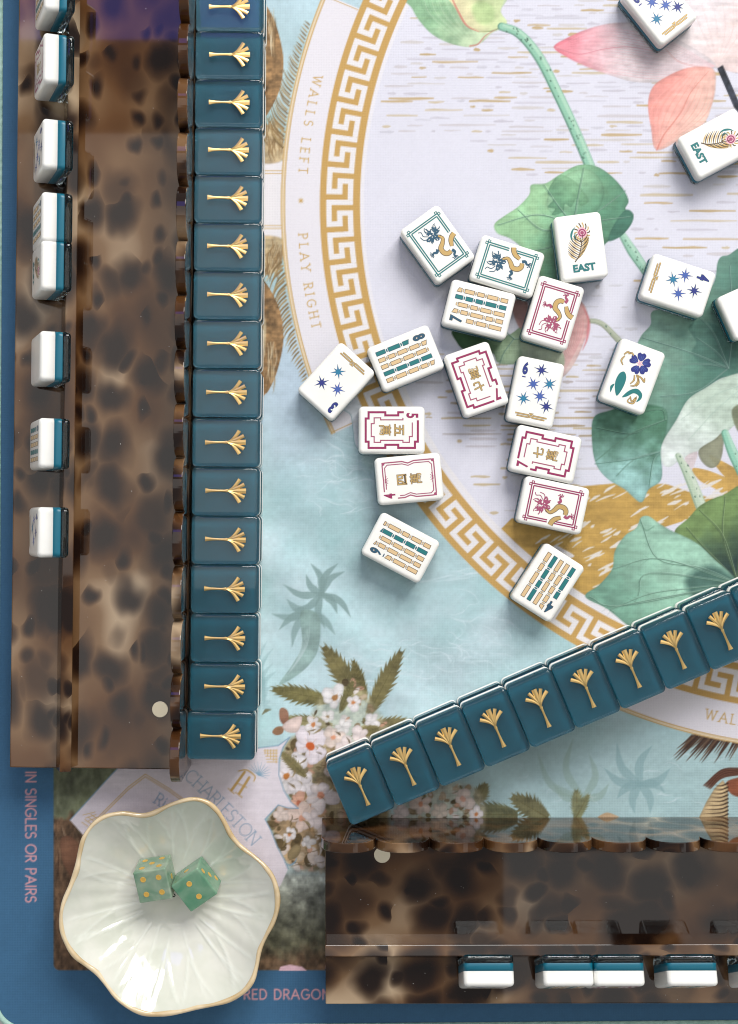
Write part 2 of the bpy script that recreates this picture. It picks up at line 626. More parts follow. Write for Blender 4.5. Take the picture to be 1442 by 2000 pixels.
    # pale surf squiggles
    r = np.random.default_rng(3)
    def squiggle(x, y, n, step, w, col, al, drift):
        p = [(x, y)]
        a = r.uniform(-0.3, 0.3)
        for _ in range(n):
            a += r.uniform(-1.1, 1.1)
            x += step * math.cos(a) + drift[0]
            y += step * math.sin(a) * 0.7 + drift[1]
            p.append((x, y))
        stroke(p, w, col, al, 1.5)
    for (x0, x1, y0, y1, cnt, dr) in ((560, 700, 880, 1010, 26, (3, 0)), (620, 730, 840, 920, 20, (1, 4)), (640, 900, 1250, 1330, 46, (4, 1)), (860, 980, 1180, 1300, 26, (3, 2)), (760, 1000, 1110, 1150, 14, (10, 1)), (900, 1380, 1480, 1590, 22, (2, 1))):
        for _ in range(cnt):
            squiggle(r.uniform(x0, x1), r.uniform(y0, y1), r.integers(4, 9), r.uniform(4, 10), [0.5, r.uniform(1.5, 3.2), 0.5], (216, 232, 238), r.uniform(0.35, 0.75), dr)

    # misty palms
    def frond(c, tip, w, col, al, sag=0.18, side=1):
        mx, my = (c[0] + tip[0]) / 2, (c[1] + tip[1]) / 2
        dx, dy = tip[0] - c[0], tip[1] - c[1]
        stroke([c, (mx + dy * sag * side, my - dx * sag * side), tip], [w * 0.5, w, w * 0.7, 0.4], col, al, 2.0)
    grey = (131, 158, 156)
    for tip, s in (((607, 1100), -1), ((661, 1100), 1), ((674, 1116), 1), ((553, 1141), 1), ((598, 1122), 1), ((686, 1206), 1), ((659, 1199), 1), ((636, 1228), -1), ((570, 1192), 1)):
        frond((628, 1160), tip, 15, grey, 0.8, 0.15, s)
    for tip, s in (((530, 1199), 1), ((545, 1230), -1), ((570, 1265), -1), ((655, 1240), 1), ((560, 1170), 1)):
        frond((603, 1196), tip, 16, grey, 0.7, 0.12, s)
    fill([(588, 1195), (622, 1200), (626, 1240), (618, 1278), (590, 1312), (545, 1338), (570, 1300), (590, 1260)], (134, 160, 154), 0.85, 2, color2=(150, 178, 172), gdir=((610, 1190), (545, 1338)))
    for k in range(6):
        stroke([(606 - k * 3, 1215 + k * 6), (600 - k * 4, 1260 + k * 6), (575 - k * 4, 1305 + k * 4)], [0.5, 2.2, .5], (190, 210, 212), 0.5, 1.5)
    for k in range(10):
        frond((515, 1330 + 6 * k), (525 + r.uniform(-4, 22), 1250 + 15 * k), 10, (150, 185, 190), 0.4)
    g2 = (140, 174, 178)
    for tip, s in (((1205, 1450), 1), ((1275, 1455), 1), ((1205, 1560), -1), ((1300, 1548), 1), ((1240, 1590), -1), ((1180, 1500), 1), ((1310, 1500), -1), ((1270, 1590), 1)):
        frond((1250, 1532), tip, 18, g2, 0.65, 0.16, s)
    for tip, s in (((1050, 1470), 1), ((1150, 1470), -1), ((1080, 1530), 1), ((1190, 1530), -1), ((1120, 1440), 1)):
        frond((1140, 1560), tip, 16, (150, 176, 166), 0.55, 0.2, s)

    # serrated olive leaves
    def saw_leaf(a, b, w, col, seed, al=1.0):
        rr = np.random.default_rng(seed)
        ax, ay = a; bx, by = b
        L = math.hypot(bx - ax, by - ay)
        ux, uy = (bx - ax) / L, (by - ay) / L
        L_, R_ = [], []
        n = 11
        for i in range(n + 1):
            tt = i / n
            ww = w * 0.5 * math.sin(math.pi * min(tt * 0.9 + 0.05, 1)) ** 0.8
            for side, lst in ((1, L_), (-1, R_)):
                px_, py_ = ax + ux * tt * L, ay + uy * tt * L
                lst.append((px_ - uy * ww * side * 0.72, py_ + ux * ww * side * 0.72))
                q = tt - 0.06
                lst.append((ax + ux * q * L - uy * ww * side * rr.uniform(1.0, 1.3), ay + uy * q * L + ux * ww * side * rr.uniform(1.0, 1.3)))
        fill(L_ + R_[::-1], col, al, 1.2, smooth=False, stain=0.35, tex=0.12)
        for i in range(1, 10):
            tt = i / 10
            px_, py_ = ax + ux * tt * L, ay + uy * tt * L
            for side in (1, -1):
                stroke([(px_, py_), (px_ - ux * w * .25 - uy * w * .36 * side, py_ - uy * w * .25 + ux * w * .36 * side)], [1.3, .4], (148, 140, 98), 0.5)
        stroke([a, b], [0.5, 1.8, 2.2], (90, 82, 48), 0.6)
    ol = (116, 108, 70)
    saw_leaf((633, 1263), (706, 1368), 42, ol, 1)
    saw_leaf((784, 1272), (716, 1402), 36, ol, 2)
    saw_leaf((533, 1346), (650, 1370), 36, (118, 112, 70), 3)
    saw_leaf((560, 1402), (655, 1418), 26, (128, 122, 86), 4)
    saw_leaf((800, 1408), (700, 1425), 30, (120, 112, 76), 5)
    saw_leaf((690, 1290), (716, 1372), 24, (108, 100, 62), 6)
    saw_leaf((835, 1462), (800, 1545), 26, (120, 116, 84), 7)
    saw_leaf((905, 1590), (1018, 1592), 52, (112, 114, 84), 8)
    saw_leaf((1000, 1556), (1075, 1600), 44, (120, 118, 86), 9)
    saw_leaf((1126, 1543), (1130, 1606), 26, (134, 138, 104), 10)
    saw_leaf((1150, 1552), (1120, 1606), 20, (128, 132, 98), 11)
    saw_leaf((950, 1530), (930, 1570), 30, (122, 118, 86), 12)
    fill([(1170, 1594), (1185, 1587), (1200, 1591), (1208, 1597), (1170, 1598)], (190, 150, 110), 0.8)

    # flower thicket
    def petal_flower(x, y, rad, rot, col, cen, seed, n=5):
        rr = np.random.default_rng(seed)
        for k in range(n):
            a = rot + 2 * math.pi * k / n + rr.uniform(-.35, .35)
            l = rad * rr.uniform(0.6, 1.05)
            ca, sa = math.cos(a), math.sin(a)
            wd = l * rr.uniform(0.34, 0.62)
            pts = [(x, y), (x + ca * l * .4 - sa * wd * .8, y + sa * l * .4 + ca * wd * .8), (x + ca * l * .9 - sa * wd * .6, y + sa * l * .9 + ca * wd * .6), (x + ca * l, y + sa * l),
                   (x + ca * l * .9 + sa * wd * .6, y + sa * l * .9 - ca * wd * .6), (x + ca * l * .4 + sa * wd * .8, y + sa * l * .4 - ca * wd * .8)]
            fill(pts, col, 1, 1.2, color2=tuple(c * 0.97 for c in col), gdir=((x, y), (x + ca * l, y + sa * l)), edge=0.16, stain=0.16)
        for q in range(4):
            a = rr.uniform(0, 6.28)
            stroke([(x + rad * .2 * math.cos(a), y + rad * .2 * math.sin(a)), (x + rad * .75 * math.cos(a + .1), y + rad * .75 * math.sin(a + .1))], [.4, 1.2, .3], (206, 178, 172), .6)
        if cen is not None:
            fill([(x + rad * .22 * math.cos(q) * rr.uniform(.6, 1.2), y + rad * .22 * math.sin(q) * rr.uniform(.6, 1.2)) for q in np.linspace(0, 5.3, 6)], cen, 0.95, 1.5)
            for q in range(5):
                a = rot + 2 * math.pi * q / 5
                stroke([(x, y), (x + rad * .5 * math.cos(a), y + rad * .5 * math.sin(a))], [1.5, .3], cen, 0.5)

    def thicket(pts, n, seed, base, smin=4, smax=15, al=.92):
        rr = np.random.default_rng(seed)
        fill(pts, base, al, 10, smooth=True, stain=0.7, tex=0.3)
        sl, m, sd, g = poly_mask(smooth_closed(pts), 1)
        P = np.array(pts)
        cols = [(120, 108, 72), (98, 82, 52), (168, 146, 116), (196, 176, 150), (226, 212, 204), (236, 226, 222), (206, 160, 134), (150, 130, 100), (84, 70, 46)]
        k = 0
        for _ in range(n * 6):
            if k >= n:
                break
            x, y = rr.uniform(P[:, 0].min(), P[:, 0].max()), rr.uniform(P[:, 1].min(), P[:, 1].max())
            iy, ix = int(y - OY) - sl[0].start, int(x - OX) - sl[1].start
            if not (0 <= iy < sd.shape[0] and 0 <= ix < sd.shape[1]) or sd[iy, ix] < 2:
                continue
            k += 1
            s = rr.uniform(smin, smax)
            a = rr.uniform(0, math.pi)
            asp = rr.uniform(0.35, 0.9)
            q = [(x + s * math.cos(t_) * math.cos(a) * rr.uniform(.75, 1.2) - s * asp * math.sin(t_) * math.sin(a), y + s * math.cos(t_) * math.sin(a) + s * asp * math.sin(t_) * math.cos(a) * rr.uniform(.75, 1.2)) for t_ in np.linspace(0, 5.5, 7)]
            fill(q, cols[rr.integers(len(cols))], 0.9, 1.2, stain=0.2, edge=0.12)
            if rr.random() < 0.35:
                stroke([(x - s, y), (x, y + rr.uniform(-4, 4)), (x + s, y + rr.uniform(-5, 5))], [.5, 1.6, .5], (92, 76, 48), 0.8)
    thicket([(640, 1350), (690, 1330), (740, 1390), (760, 1430), (700, 1470), (640, 1490), (600, 1440), (610, 1390)], 46, 41, (176, 168, 140), 3, 10, .5)
    thicket([(572, 1440), (650, 1430), (700, 1480), (760, 1600), (640, 1640), (600, 1610), (560, 1540), (552, 1480)], 110, 42, (150, 132, 96))
    thicket([(525, 1600), (548, 1575), (590, 1572), (640, 1590), (640, 1690), (590, 1700), (556, 1680), (540, 1640)], 80, 43, (164, 134, 98), 4, 14)
    thicket([(800, 1560), (860, 1530), (930, 1540), (940, 1600), (800, 1610), (760, 1605)], 50, 44, (176, 170, 150), 3, 10, .6)
    petal_flower(655, 1362, 30, 0.2, (244, 240, 240), (176, 126, 76), 1)
    petal_flower(668, 1420, 22, 0.9, (240, 236, 234), None, 2)
    petal_flower(640, 1400, 18, 0.5, (243, 240, 238), (150, 126, 90), 3)
    petal_flower(606, 1457, 42, 0.4, (238, 228, 234), (206, 96, 44), 4)
    petal_flower(570, 1494, 30, 1.0, (240, 234, 236), (190, 120, 60), 5)
    petal_flower(560, 1516, 34, 0.1, (238, 230, 232), (186, 116, 54), 6)
    petal_flower(590, 1530, 30, 0.6, (236, 228, 230), None, 7)
    petal_flower(626, 1554, 38, 0.3, (236, 224, 222), (222, 150, 120), 8)
    petal_flower(585, 1568, 24, 0.3, (226, 176, 152), (180, 104, 76), 9)
    petal_flower(590, 1598, 34, 0.8, (232, 208, 196), (206, 150, 124), 10)
    petal_flower(548, 1590, 22, 0.8, (234, 216, 206), None, 11)
    petal_flower(600, 1645, 18, 0.1, (230, 224, 222), None, 12)
    petal_flower(905, 1560, 26, 0.4, (232, 216, 208), (220, 170, 150), 13)
    petal_flower(860, 1585, 20, 0.2, (228, 214, 200), None, 14)
    petal_flower(726, 1410, 18, 0.2, (238, 232, 232), None, 15)
    saw_leaf((548, 1468), (600, 1520), 22, (128, 118, 80), 21)
    saw_leaf((688, 1440), (742, 1420), 24, (122, 112, 72), 22)
    saw_leaf((690, 1330), (664, 1392), 20, (110, 104, 66), 23)
    for k, (fx_, fy_, fr_) in enumerate(((690, 1372, 20), (704, 1436, 24), (652, 1440, 24), (612, 1415, 22), (676, 1462, 26), (650, 1500, 24), (548, 1540, 20), (612, 1600, 26), (640, 1620, 22), (566, 1630, 18), (780, 1590, 22), (822, 1570, 24), (930, 1590, 18))):
        petal_flower(fx_, fy_, fr_, .5 * k, [(242, 236, 236), (238, 224, 222), (232, 214, 204)][k % 3], [(198, 128, 78), None, (214, 150, 118)][k % 3], 30 + k)
    r5 = np.random.default_rng(61)
    for k in range(70):
        x, y = r5.uniform(556, 690), r5.uniform(1400, 1690)
        if x > 640 and y > 1600:
            continue
        a = r5.uniform(0, 6.28)
        l = r5.uniform(8, 24)
        stroke([(x, y), (x + l * .5 * math.cos(a) + 3, y + l * .5 * math.sin(a)), (x + l * math.cos(a), y + l * math.sin(a))], [.6, r5.uniform(1.5, 5), .4], [(110, 92, 58), (140, 122, 82), (88, 74, 48), (222, 204, 190), (236, 228, 224)][k % 5], .85)
    # small brown bloom
    fill([(546, 1388), (552, 1382), (562, 1388), (564, 1404), (556, 1416), (547, 1406)], (170, 128, 104), 1, 1.2, color2=(146, 104, 84), gdir=((552, 1382), (556, 1416)))
    fill([(532, 1430), (540, 1420), (554, 1420), (552, 1432), (540, 1436)], (150, 112, 84), 1, 1.2)
    fill([(552, 1418), (568, 1404), (590, 1400), (582, 1428), (562, 1430)], (226, 204, 196), 1, 1.2, edge=.15)
    stroke([(512, 1396), (520, 1388), (530, 1386)], [1, 7, 1], (120, 116, 86), .9)
    fill([(562, 1668), (576, 1650), (588, 1654), (582, 1672), (566, 1680)], (150, 132, 96), 1, 1.2, edge=.2)

    # corner scenery under the dish
    nz1, nz2, nz3 = fbm(34, 91, 4, .8, 1.2), fbm(12, 95, 3, .6, 1.3), fbm(22, 88, 4, .8, .8)
    tt = np.clip((YY - 1690) / 150, 0, 1)[..., None]
    colr = np.array((176, 184, 178)) * (1 - tt) + np.array((98, 96, 76)) * tt
    tt = np.clip((YY - 1840 + (nz1 - .5) * 60) / 40, 0, 1)[..., None]
    colr = colr * (1 - tt) + np.array((112, 88, 66)) * tt
    colr = colr * (0.42 + 1.2 * nz3)[..., None] + 26 * (nz2 - .5)[..., None]
    s_ = sl_of(420, 1680, 700, 1895)
    blend(s_, (np.clip((YY - 1688) / 26, 0, 1) * art)[s_], colr[s_])
    green = np.array((116, 122, 96)) * (0.5 + 1.0 * nz1)[..., None] + 34 * (nz2 - .5)[..., None]
    brown = np.array((106, 82, 62)) * (0.42 + 1.1 * nz2)[..., None]
    tt = np.clip((YY - 1600 + (nz1 - .5) * 120) / 30, 0, 1)[..., None]
    sc_ = green * (1 - tt) + brown * tt
    s_ = sl_of(100, 1480, 420, 1895)
    blend(s_, (np.clip((YY - 1480) / 8, 0, 1) * art)[s_], sc_[s_])
    rr = np.random.default_rng(17)
    for k in range(26):
        x, y = rr.uniform(112, 165), rr.uniform(1610, 1800)
        stroke([(x, y), (x + rr.uniform(0, 20), y + rr.uniform(20, 45)), (x + rr.uniform(0, 30), y + rr.uniform(50, 88))], [0.6, rr.uniform(2, 5), 0.5], [(66, 44, 32), (150, 118, 92), (182, 160, 136), (80, 58, 42)][k % 4], 0.75)
    fill([(118, 1640), (140, 1634), (160, 1660), (168, 1700), (150, 1720), (125, 1690)], (132, 92, 70), 0.9, 2, edge=.2)
    fill([(545, 1896), (548, 1888), (566, 1884), (590, 1888), (600, 1896)], (226, 186, 196), 1, 1.2, smooth=False)

    # tiger and dark fronds at the lower right
    for k in range(20):
        t_ = k / 19
        bx, by = 1352 + 100 * t_, 1437 + 3 * math.sin(t_ * 3)
        j_ = rr.uniform(.6, 1.25)
        stroke([(bx, by), (bx - 16 * j_ + 8 * t_, by + 15 * j_), (bx - 40 * j_ + 16 * t_, by + 44 * j_ - 8 * (1 - t_))], [4.5, 4.4 * j_, .5], [(70, 48, 36), (96, 70, 52), (58, 38, 30)][k % 3], 0.95)
    stroke([(1352, 1437), (1400, 1432), (1460, 1446)], [3, 6, 7], (82, 60, 46), 1)
    for k in range(10):
        stroke([(1446, 1502 + k), (1410, 1505 + k * 1.5), (1374 + k * 1.5, 1534 + k * .8)], [6, 5, 1], [(92, 58, 44), (70, 42, 34), (112, 74, 56)][k % 3], 0.95)
    fill([(1418, 1530), (1436, 1520), (1460, 1520), (1460, 1556), (1430, 1552)], (140, 82, 58), 1, 1.5)
    fill([(1364, 1600), (1380, 1566), (1396, 1540), (1412, 1524), (1422, 1536), (1422, 1600)], (206, 182, 140), 1, 1.2, smooth=False, edge=.25)
    for k in range(9):
        y = 1534 + k * 7.5
        stroke([(1422, y - 4), (1408, y + 1), (1396 - k * 3.2, y - 1 + k * .6)], [3.2, 2.4, .5], (56, 40, 30), 0.95)

    # ---- fur-like fronds and the pale cross band left of the ring
    region(500, 315, 553, 465, (230, 226, 230), 2)
    for y in (333.5, 339, 440.5, 446):
        stroke([(500, y), (553, y)], 1.6, (198, 160, 98), 0.9)
    rr = np.random.default_rng(23)
    for sgn, y0 in ((-1, 315), (1, 465)):
        def Y(v):
            return y0 + sgn * v
        fill([(500, Y(2)), (552, Y(2)), (551, Y(48)), (530, Y(70)), (500, Y(66))], (184, 160, 122), 0.9, 4, stain=.4, tex=.2)
        for k in range(60):
            x = rr.uniform(505, 552); v = rr.uniform(0, 55)
            stroke([(x, Y(v)), (x - rr.uniform(-3, 8), Y(v + 16)), (x - rr.uniform(-6, 14), Y(v + 34))], [1, rr.uniform(2, 4), .5], [(140, 112, 74), (206, 186, 150), (160, 132, 92), (120, 94, 62)][k % 4], 0.7)
        for k in range(34):
            f = k / 33
            ph = sgn * (0.105 + 0.23 * f)
            R_ = 1069
            x, y = 1615 - R_ * math.cos(ph), 400 + R_ * math.sin(ph)
            ln = (44 * (1 - f) + 9) * rr.uniform(.65, 1.15)
            x += rr.uniform(-3, 1)
            stroke([(x, y), (x - ln * 0.35, y - 0.75 * ln * 0.5 * (1 if sgn < 0 else -1) ), (x - ln * 0.42 - 6, y - ln * 0.95 * (1 if sgn < 0 else -1))], [4.5 * (1 - f * .4), 3.2, .4], [(126, 104, 70), (166, 142, 100), (142, 116, 78)][k % 3], 0.95)
        body = [(505, Y(298)), (519, Y(304)), (530, Y(288)), (541, Y(262)), (551, Y(222)), (554, Y(192)), (551, Y(158)), (543, Y(130)), (530, Y(104)), (516, Y(84)), (505, Y(90))]
        fill(body, (146, 114, 78), 1, 1.3, stain=.4, tex=.35)
        fill([(505, Y(150)), (519, Y(160)), (517, Y(220)), (505, Y(240))], (216, 202, 172), 0.8, 4)
        for k in range(24):
            x = rr.uniform(512, 540)
            v = rr.uniform(200, 262)
            stroke([(x, Y(v)), (x + rr.uniform(-2, 4), Y(v + 22)), (x + rr.uniform(-5, 4), Y(v + 44))], [1, 2.6, .5], [(108, 84, 56), (190, 168, 130), (222, 208, 180)][k % 3], 0.6)

    # ---- the big roundel
    cx, cy = 1615.0, 400.0
    R = np.hypot(XX - cx, YY - cy)
    PH = np.arctan2(YY - cy, cx - XX)
    def band(r0, r1, soft=1.0):
        return np.clip((R - r0) / soft + .5, 0, 1) * np.clip((r1 - R) / soft + .5, 0, 1)
    seg = np.clip((PH + 0.398) * 900, 0, 1) * np.clip((0.435 - PH) * 900, 0, 1)
    seg = np.maximum(seg, np.clip((PH - 1.165) * 900, 0, 1) * np.clip((1.97 - PH) * 900, 0, 1))
    blend(FULL, band(985, 1066) * seg, (229, 225, 231))
    blend(FULL, band(1058.5, 1066) * seg, (226, 208, 178))
    blend(FULL, band(1064.2, 1066.2) * seg, (196, 158, 96))
    blend(FULL, band(1058, 1060) * seg, (196, 158, 96))
    for ph in (-0.394, 0.431):
        stroke([(cx - 992 * math.cos(ph), cy + 992 * math.sin(ph)), (cx - 1064 * math.cos(ph), cy + 1064 * math.sin(ph))], 1.6, (196, 158, 96), 0.9)
    fill([(672, 800), (686, 812), (690, 842), (696, 872), (722, 890), (742, 870), (735, 800), (700, 780)], (216, 222, 228), 0.9, 1.5)
    stroke([(672, 800), (686, 812), (690, 842), (696, 872), (722, 890)], 1.6, (128, 164, 172), 0.8)

    lil = np.array((223, 222, 233), np.float32) * (1 + (N60 - .5) * .02 + (N8 - .5) * .02)[..., None]
    ins = np.clip(913.5 - R, 0, 1)
    blend(FULL, ins, lil)
    # brushed dashes on the water
    rr = np.random.default_rng(5)
    dash_cols = [(196, 170, 128), (204, 188, 160), (206, 200, 204), (200, 196, 206), (190, 164, 120), (208, 202, 200), (204, 202, 212), (202, 198, 208)]
    def dashes(xa, xb, ya, yb, step, dens, left=None, cols=dash_cols, lmax=90, al=0.9, wmax=5.0):
        y = ya
        while y < yb:
            x = xa + rr.uniform(0, 40)
            while x < xb:
                l = rr.uniform(8, lmax) * (0.4 + rr.random())
                if rr.random() < dens and (left is None or x > left(y)) and (x + l - cx) ** 2 + (y - cy) ** 2 < 893 ** 2 and (x - cx) ** 2 + (y - cy) ** 2 < 893 ** 2:
                    w = rr.uniform(3.2, wmax + 1.8) if l > 22 else rr.uniform(4, wmax + 3)
                    yy = y + rr.uniform(-3, 3)
                    stroke([(x, yy), (x + l * rr.uniform(.2, .45), yy + rr.uniform(-1, 1)), (x + l * .7, yy), (x + l, yy + rr.uniform(-.6, .6))], [w * .6, w * rr.uniform(.6, 1.1), w * rr.uniform(.5, 1), w * .45], cols[rr.integers(len(cols))], al, 1.3, smooth=False)
                x += l + rr.uniform(6, 40)
            y += step
    dashes(722, 1460, -10, 262, 9.5, 0.86, lambda y: 735 + max(0, 30 - y) * 2.5)
    dashes(860, 1460, 262, 345, 11, 0.8, lambda y: 880 + (y - 262) * 1.5)
    dashes(1225, 1460, 345, 560, 17, 0.6, None, dash_cols, 110)
    dashes(1140, 1300, 560, 720, 20, 0.6, None, [(206, 204, 210), (196, 192, 196)], 50)
    dashes(745, 1290, 692, 880, 10.5, 0.92, None, [(188, 168, 136), (182, 172, 170), (196, 178, 146), (200, 194, 200), (170, 150, 118)], 130, 0.9, 4.4)
    dashes(820, 1300, 880, 1020, 17, 0.5, None, [(196, 178, 146), (208, 204, 208)], 70)
    # gilded rock
    fill([(972, 1040), (1000, 1012), (1060, 1020), (1110, 990), (1134, 950), (1203, 944), (1304, 946), (1356, 964), (1404, 976), (1360, 1010), (1290, 1032), (1240, 1090), (1200, 1130), (1150, 1176), (1110, 1160), (1033, 1100)], (194, 157, 86), 1, 1.5, smooth=False, stain=.12)
    fill([(1352, 915), (1380, 918), (1412, 930), (1460, 950), (1460, 975), (1420, 968), (1392, 952), (1366, 938)], (198, 160, 90), 1, 1.5)
    fill([(1385, 890), (1410, 900), (1460, 930), (1460, 950), (1420, 935)], (198, 160, 90), 1, 1.5)
    rr = np.random.default_rng(9)
    for k in range(135):
        x, y = rr.uniform(985, 1400), rr.uniform(950, 1160)
        if x < 1010 and y < 1010 or (y < 1000 and x < 1140):
            continue
        l = rr.uniform(6, 44)
        a = math.radians(-28 + rr.uniform(-9, 9) + (x - 1150) * 0.03)
        w = rr.uniform(2.2, 8)
        x2, y2 = x + l * math.cos(a), y + l * math.sin(a)
        stroke([(x, y), ((x + x2) / 2, (y + y2) / 2 + rr.uniform(-1.5, 1.5)), (x2, y2)], [w * .4, w, w * .4], (228, 222, 214), 0.95, 1.3)
    fill([(1060, 1074), (1085, 1066), (1100, 1072), (1122, 1086), (1102, 1092), (1085, 1090)], (230, 226, 224), 1, 1.3)
    blend(FULL, band(897, 914) * np.clip((PH - 0.30) * 30, 0, 1), (232, 228, 230))
    blend(FULL, band(904, 914), (232, 229, 234))

    # ---- lotus
    def veins(center, tips, col=(70, 105, 90), hl=(200, 222, 205), w=2.3, al=0.8):
        for tp in tips:
            pts = [center] + (list(tp) if isinstance(tp, list) else [tp])
            stroke(pts, [w, w * .7], col, al, 1.1)
            q = smooth_open(pts, 5) if len(pts) > 2 else np.linspace(pts[0], pts[-1], 6)
            for i in range(2, len(q) - 1, 2):
                dv = q[i] - q[i - 1]
                l_ = np.hypot(*dv) + 1e-6
                dv = dv / l_
                for sg in (1, -1):
                    nv = np.array((-dv[1], dv[0])) * sg
                    L_ = 9 + 9 * ((i * 7 + sg) % 3)
                    stroke([tuple(q[i]), tuple(q[i] + dv * L_ * .7 + nv * L_ * .55)], [w * .45, .5], col, al * .45, 1.1)
            stroke([(x + 1.6, y - 1.2) for x, y in pts], [w * .8, w * .4], hl, al * 0.6, 1.2)
    # bud
    bud = [(796, -16), (806, 18), (822, 44), (846, 68), (880, 85), (918, 92), (940, 84), (962, 64), (986, 54), (990, 42), (978, 22), (980, -16)]
    fill(bud, (140, 184, 142), 0.95, 2, color2=(196, 214, 176), gdir=((830, 30), (960, 70)), edge=.08, stain=.3)
    for k in range(16):
        x0 = 805 + k * 7
        stroke([(x0 + 14, -10), (x0 + 30, 30), (900 + k * 2.5, 82 - k * 1.2)], [1, 1.2, .5], [(120, 158, 124), (206, 224, 196)][k % 2], .45)
    fill([(878, -16), (892, 20), (908, 46), (930, 61), (955, 63), (982, 50), (990, 42), (978, 22), (980, -16)], (206, 220, 168), 1, 1.3, color2=(222, 214, 172), gdir=((960, 10), (900, 30)), stain=.2)
    fill([(922, 14), (940, 2), (962, 12), (966, 36), (948, 48), (930, 40)], (180, 208, 146), .7, 8)
    stroke([(880, -10), (896, 24), (912, 50), (936, 62)], [2, 3.4, 1], (206, 110, 104), .9)
    stroke([(936, 62), (962, 60), (986, 50)], [1, 2, 1], (120, 130, 90), .8)
    stroke([(918, 90), (934, 86), (948, 70), (968, 58)], [3, 2.4, 1], (196, 124, 116), .8)
    # stems
    def stem(pts, w, col, dark, light, dots, seed):
        stroke(pts, w, dark, 1, 1.3)
        wmax = max(w) if not np.isscalar(w) else w
        stroke([(x + wmax * .07, y - wmax * .03) for x, y in pts], [q * .82 for q in (w if not np.isscalar(w) else [w, w])], col, 1, 2)
        stroke([(x + wmax * .22, y - wmax * .10) for x, y in pts], [q * .34 for q in (w if not np.isscalar(w) else [w, w])], light, .7, 3)
        q = smooth_open(pts)
        r2 = np.random.default_rng(seed)
        for _ in range(dots):
            p = q[r2.integers(len(q))] + r2.uniform(-wmax * .32, wmax * .32, 2)
            stroke([tuple(p), (p[0] + 1, p[1] + 1.5)], r2.uniform(1.5, 2.8), (70, 100, 86), .85)
    stem([(980, 52), (1008, 62), (1034, 86), (1060, 124), (1086, 176), (1110, 226), (1132, 276), (1156, 334)], [16, 19, 20, 20], (148, 198, 172), (98, 142, 124), (190, 224, 200), 34, 1)
    stem([(1216, 460), (1236, 492), (1262, 530)], [14, 20, 18], (156, 200, 176), (116, 156, 138), (190, 222, 202), 10, 2)
    stem([(1270, 770), (1290, 808), (1312, 856)], [14, 16, 20], (170, 188, 164), (120, 140, 118), (200, 212, 190), 8, 3)
    stem([(1140, 625), (1175, 632), (1210, 666)], [9, 10, 12], (170, 178, 156), (130, 136, 116), (196, 200, 180), 5, 4)
    # leaf behind the east tile
    fill([(966, 438), (985, 422), (1012, 404), (1034, 380), (1038, 361), (1066, 358), (1092, 342), (1128, 323), (1162, 324), (1190, 340), (1216, 367), (1228, 392), (1222, 408), (1237, 418), (1233, 438), (1212, 462), (1185, 474), (1150, 520), (1105, 560), (1060, 545), (1035, 500), (1000, 468), (972, 456)], (168, 212, 164), 1, 1.2, color2=(96, 146, 118), gdir=((1000, 400), (1170, 500)), edge=.14, stain=.32)
    fill([(1068, 404), (1076, 372), (1100, 346), (1136, 330), (1164, 340), (1180, 372), (1168, 410), (1130, 440), (1096, 430)], (158, 202, 162), .85, 2, color2=(108, 158, 126), gdir=((1090, 360), (1150, 430)), edge=.2)
    fill([(1094, 342), (1078, 358), (1070, 378), (1082, 388), (1070, 404), (1084, 408), (1078, 420), (1100, 414), (1104, 398), (1116, 404), (1126, 388), (1134, 402), (1150, 392), (1138, 372), (1120, 352)], (92, 142, 110), .75, 1.5, smooth=True, edge=.2, color2=(134, 182, 140), gdir=((1080, 410), (1130, 350)))
    fill([(1188, 470), (1200, 438), (1222, 410), (1237, 418), (1233, 438), (1212, 462)], (74, 122, 104), .9, 1.5, edge=.1)
    veins((1120, 440), [[(1128, 390), (1140, 328)], [(1088, 400), (1062, 362)], [(1050, 420), (972, 440)], [(1172, 410), (1222, 372)], [(1168, 432), (1230, 424)], [(1060, 450), (1012, 410)], [(1080, 480), (1040, 490)]])
    # pink bud and leaf under the tiles
    fill([(1120, 590), (1140, 594), (1150, 622), (1147, 650), (1132, 690), (1114, 722), (1094, 738), (1078, 716), (1084, 650)], (226, 176, 172), .95, 1.5, color2=(232, 208, 202), gdir=((1145, 620), (1095, 735)), edge=.12)
    for k in range(7):
        stroke([(1140 - k * 5, 610 + k * 3), (1135 - k * 5, 660 + k * 4), (1098 - k * 2, 735)], [.6, 1.6, .5], (206, 128, 130), .6)
    stroke([(1138, 598), (1150, 625), (1147, 660), (1138, 684)], [1, 6, 1], (206, 120, 122), .8, 2)
    fill([(884, 646), (930, 652), (990, 655), (1022, 640), (1030, 700), (1000, 712), (972, 708), (962, 690), (930, 684), (905, 682), (892, 668)], (66, 100, 66), 1, 1.5, color2=(160, 182, 150), gdir=((920, 660), (1000, 700)), edge=.1)
    fill([(1000, 592), (1030, 590), (1028, 640), (1012, 636)], (178, 128, 118), .8, 3)
    fill([(1020, 650), (1070, 672), (1100, 690), (1095, 720), (1030, 710)], (176, 190, 164), .9, 3)
    veins((1004, 662), [[(984, 690), (976, 712)], [(1030, 662), (1060, 664)], [(990, 650), (980, 640)]])
    # petals
    def petal(pts, c1, c2, gd, rib, ribs, ribcol, al=.95):
        fill(pts, c1, al, 2.0, color2=c2, gdir=gd, stain=.14, edge=.10)
        for k in range(ribs):
            f = (k + .5) / ribs
            q = [tuple(np.array(a) * (1 - f) + np.array(b) * f) for a, b in rib]
            stroke(q, [.5, 1.3, .5], ribcol if k % 2 else tuple(min(255, c + 34) for c in ribcol), .6, 1.2)
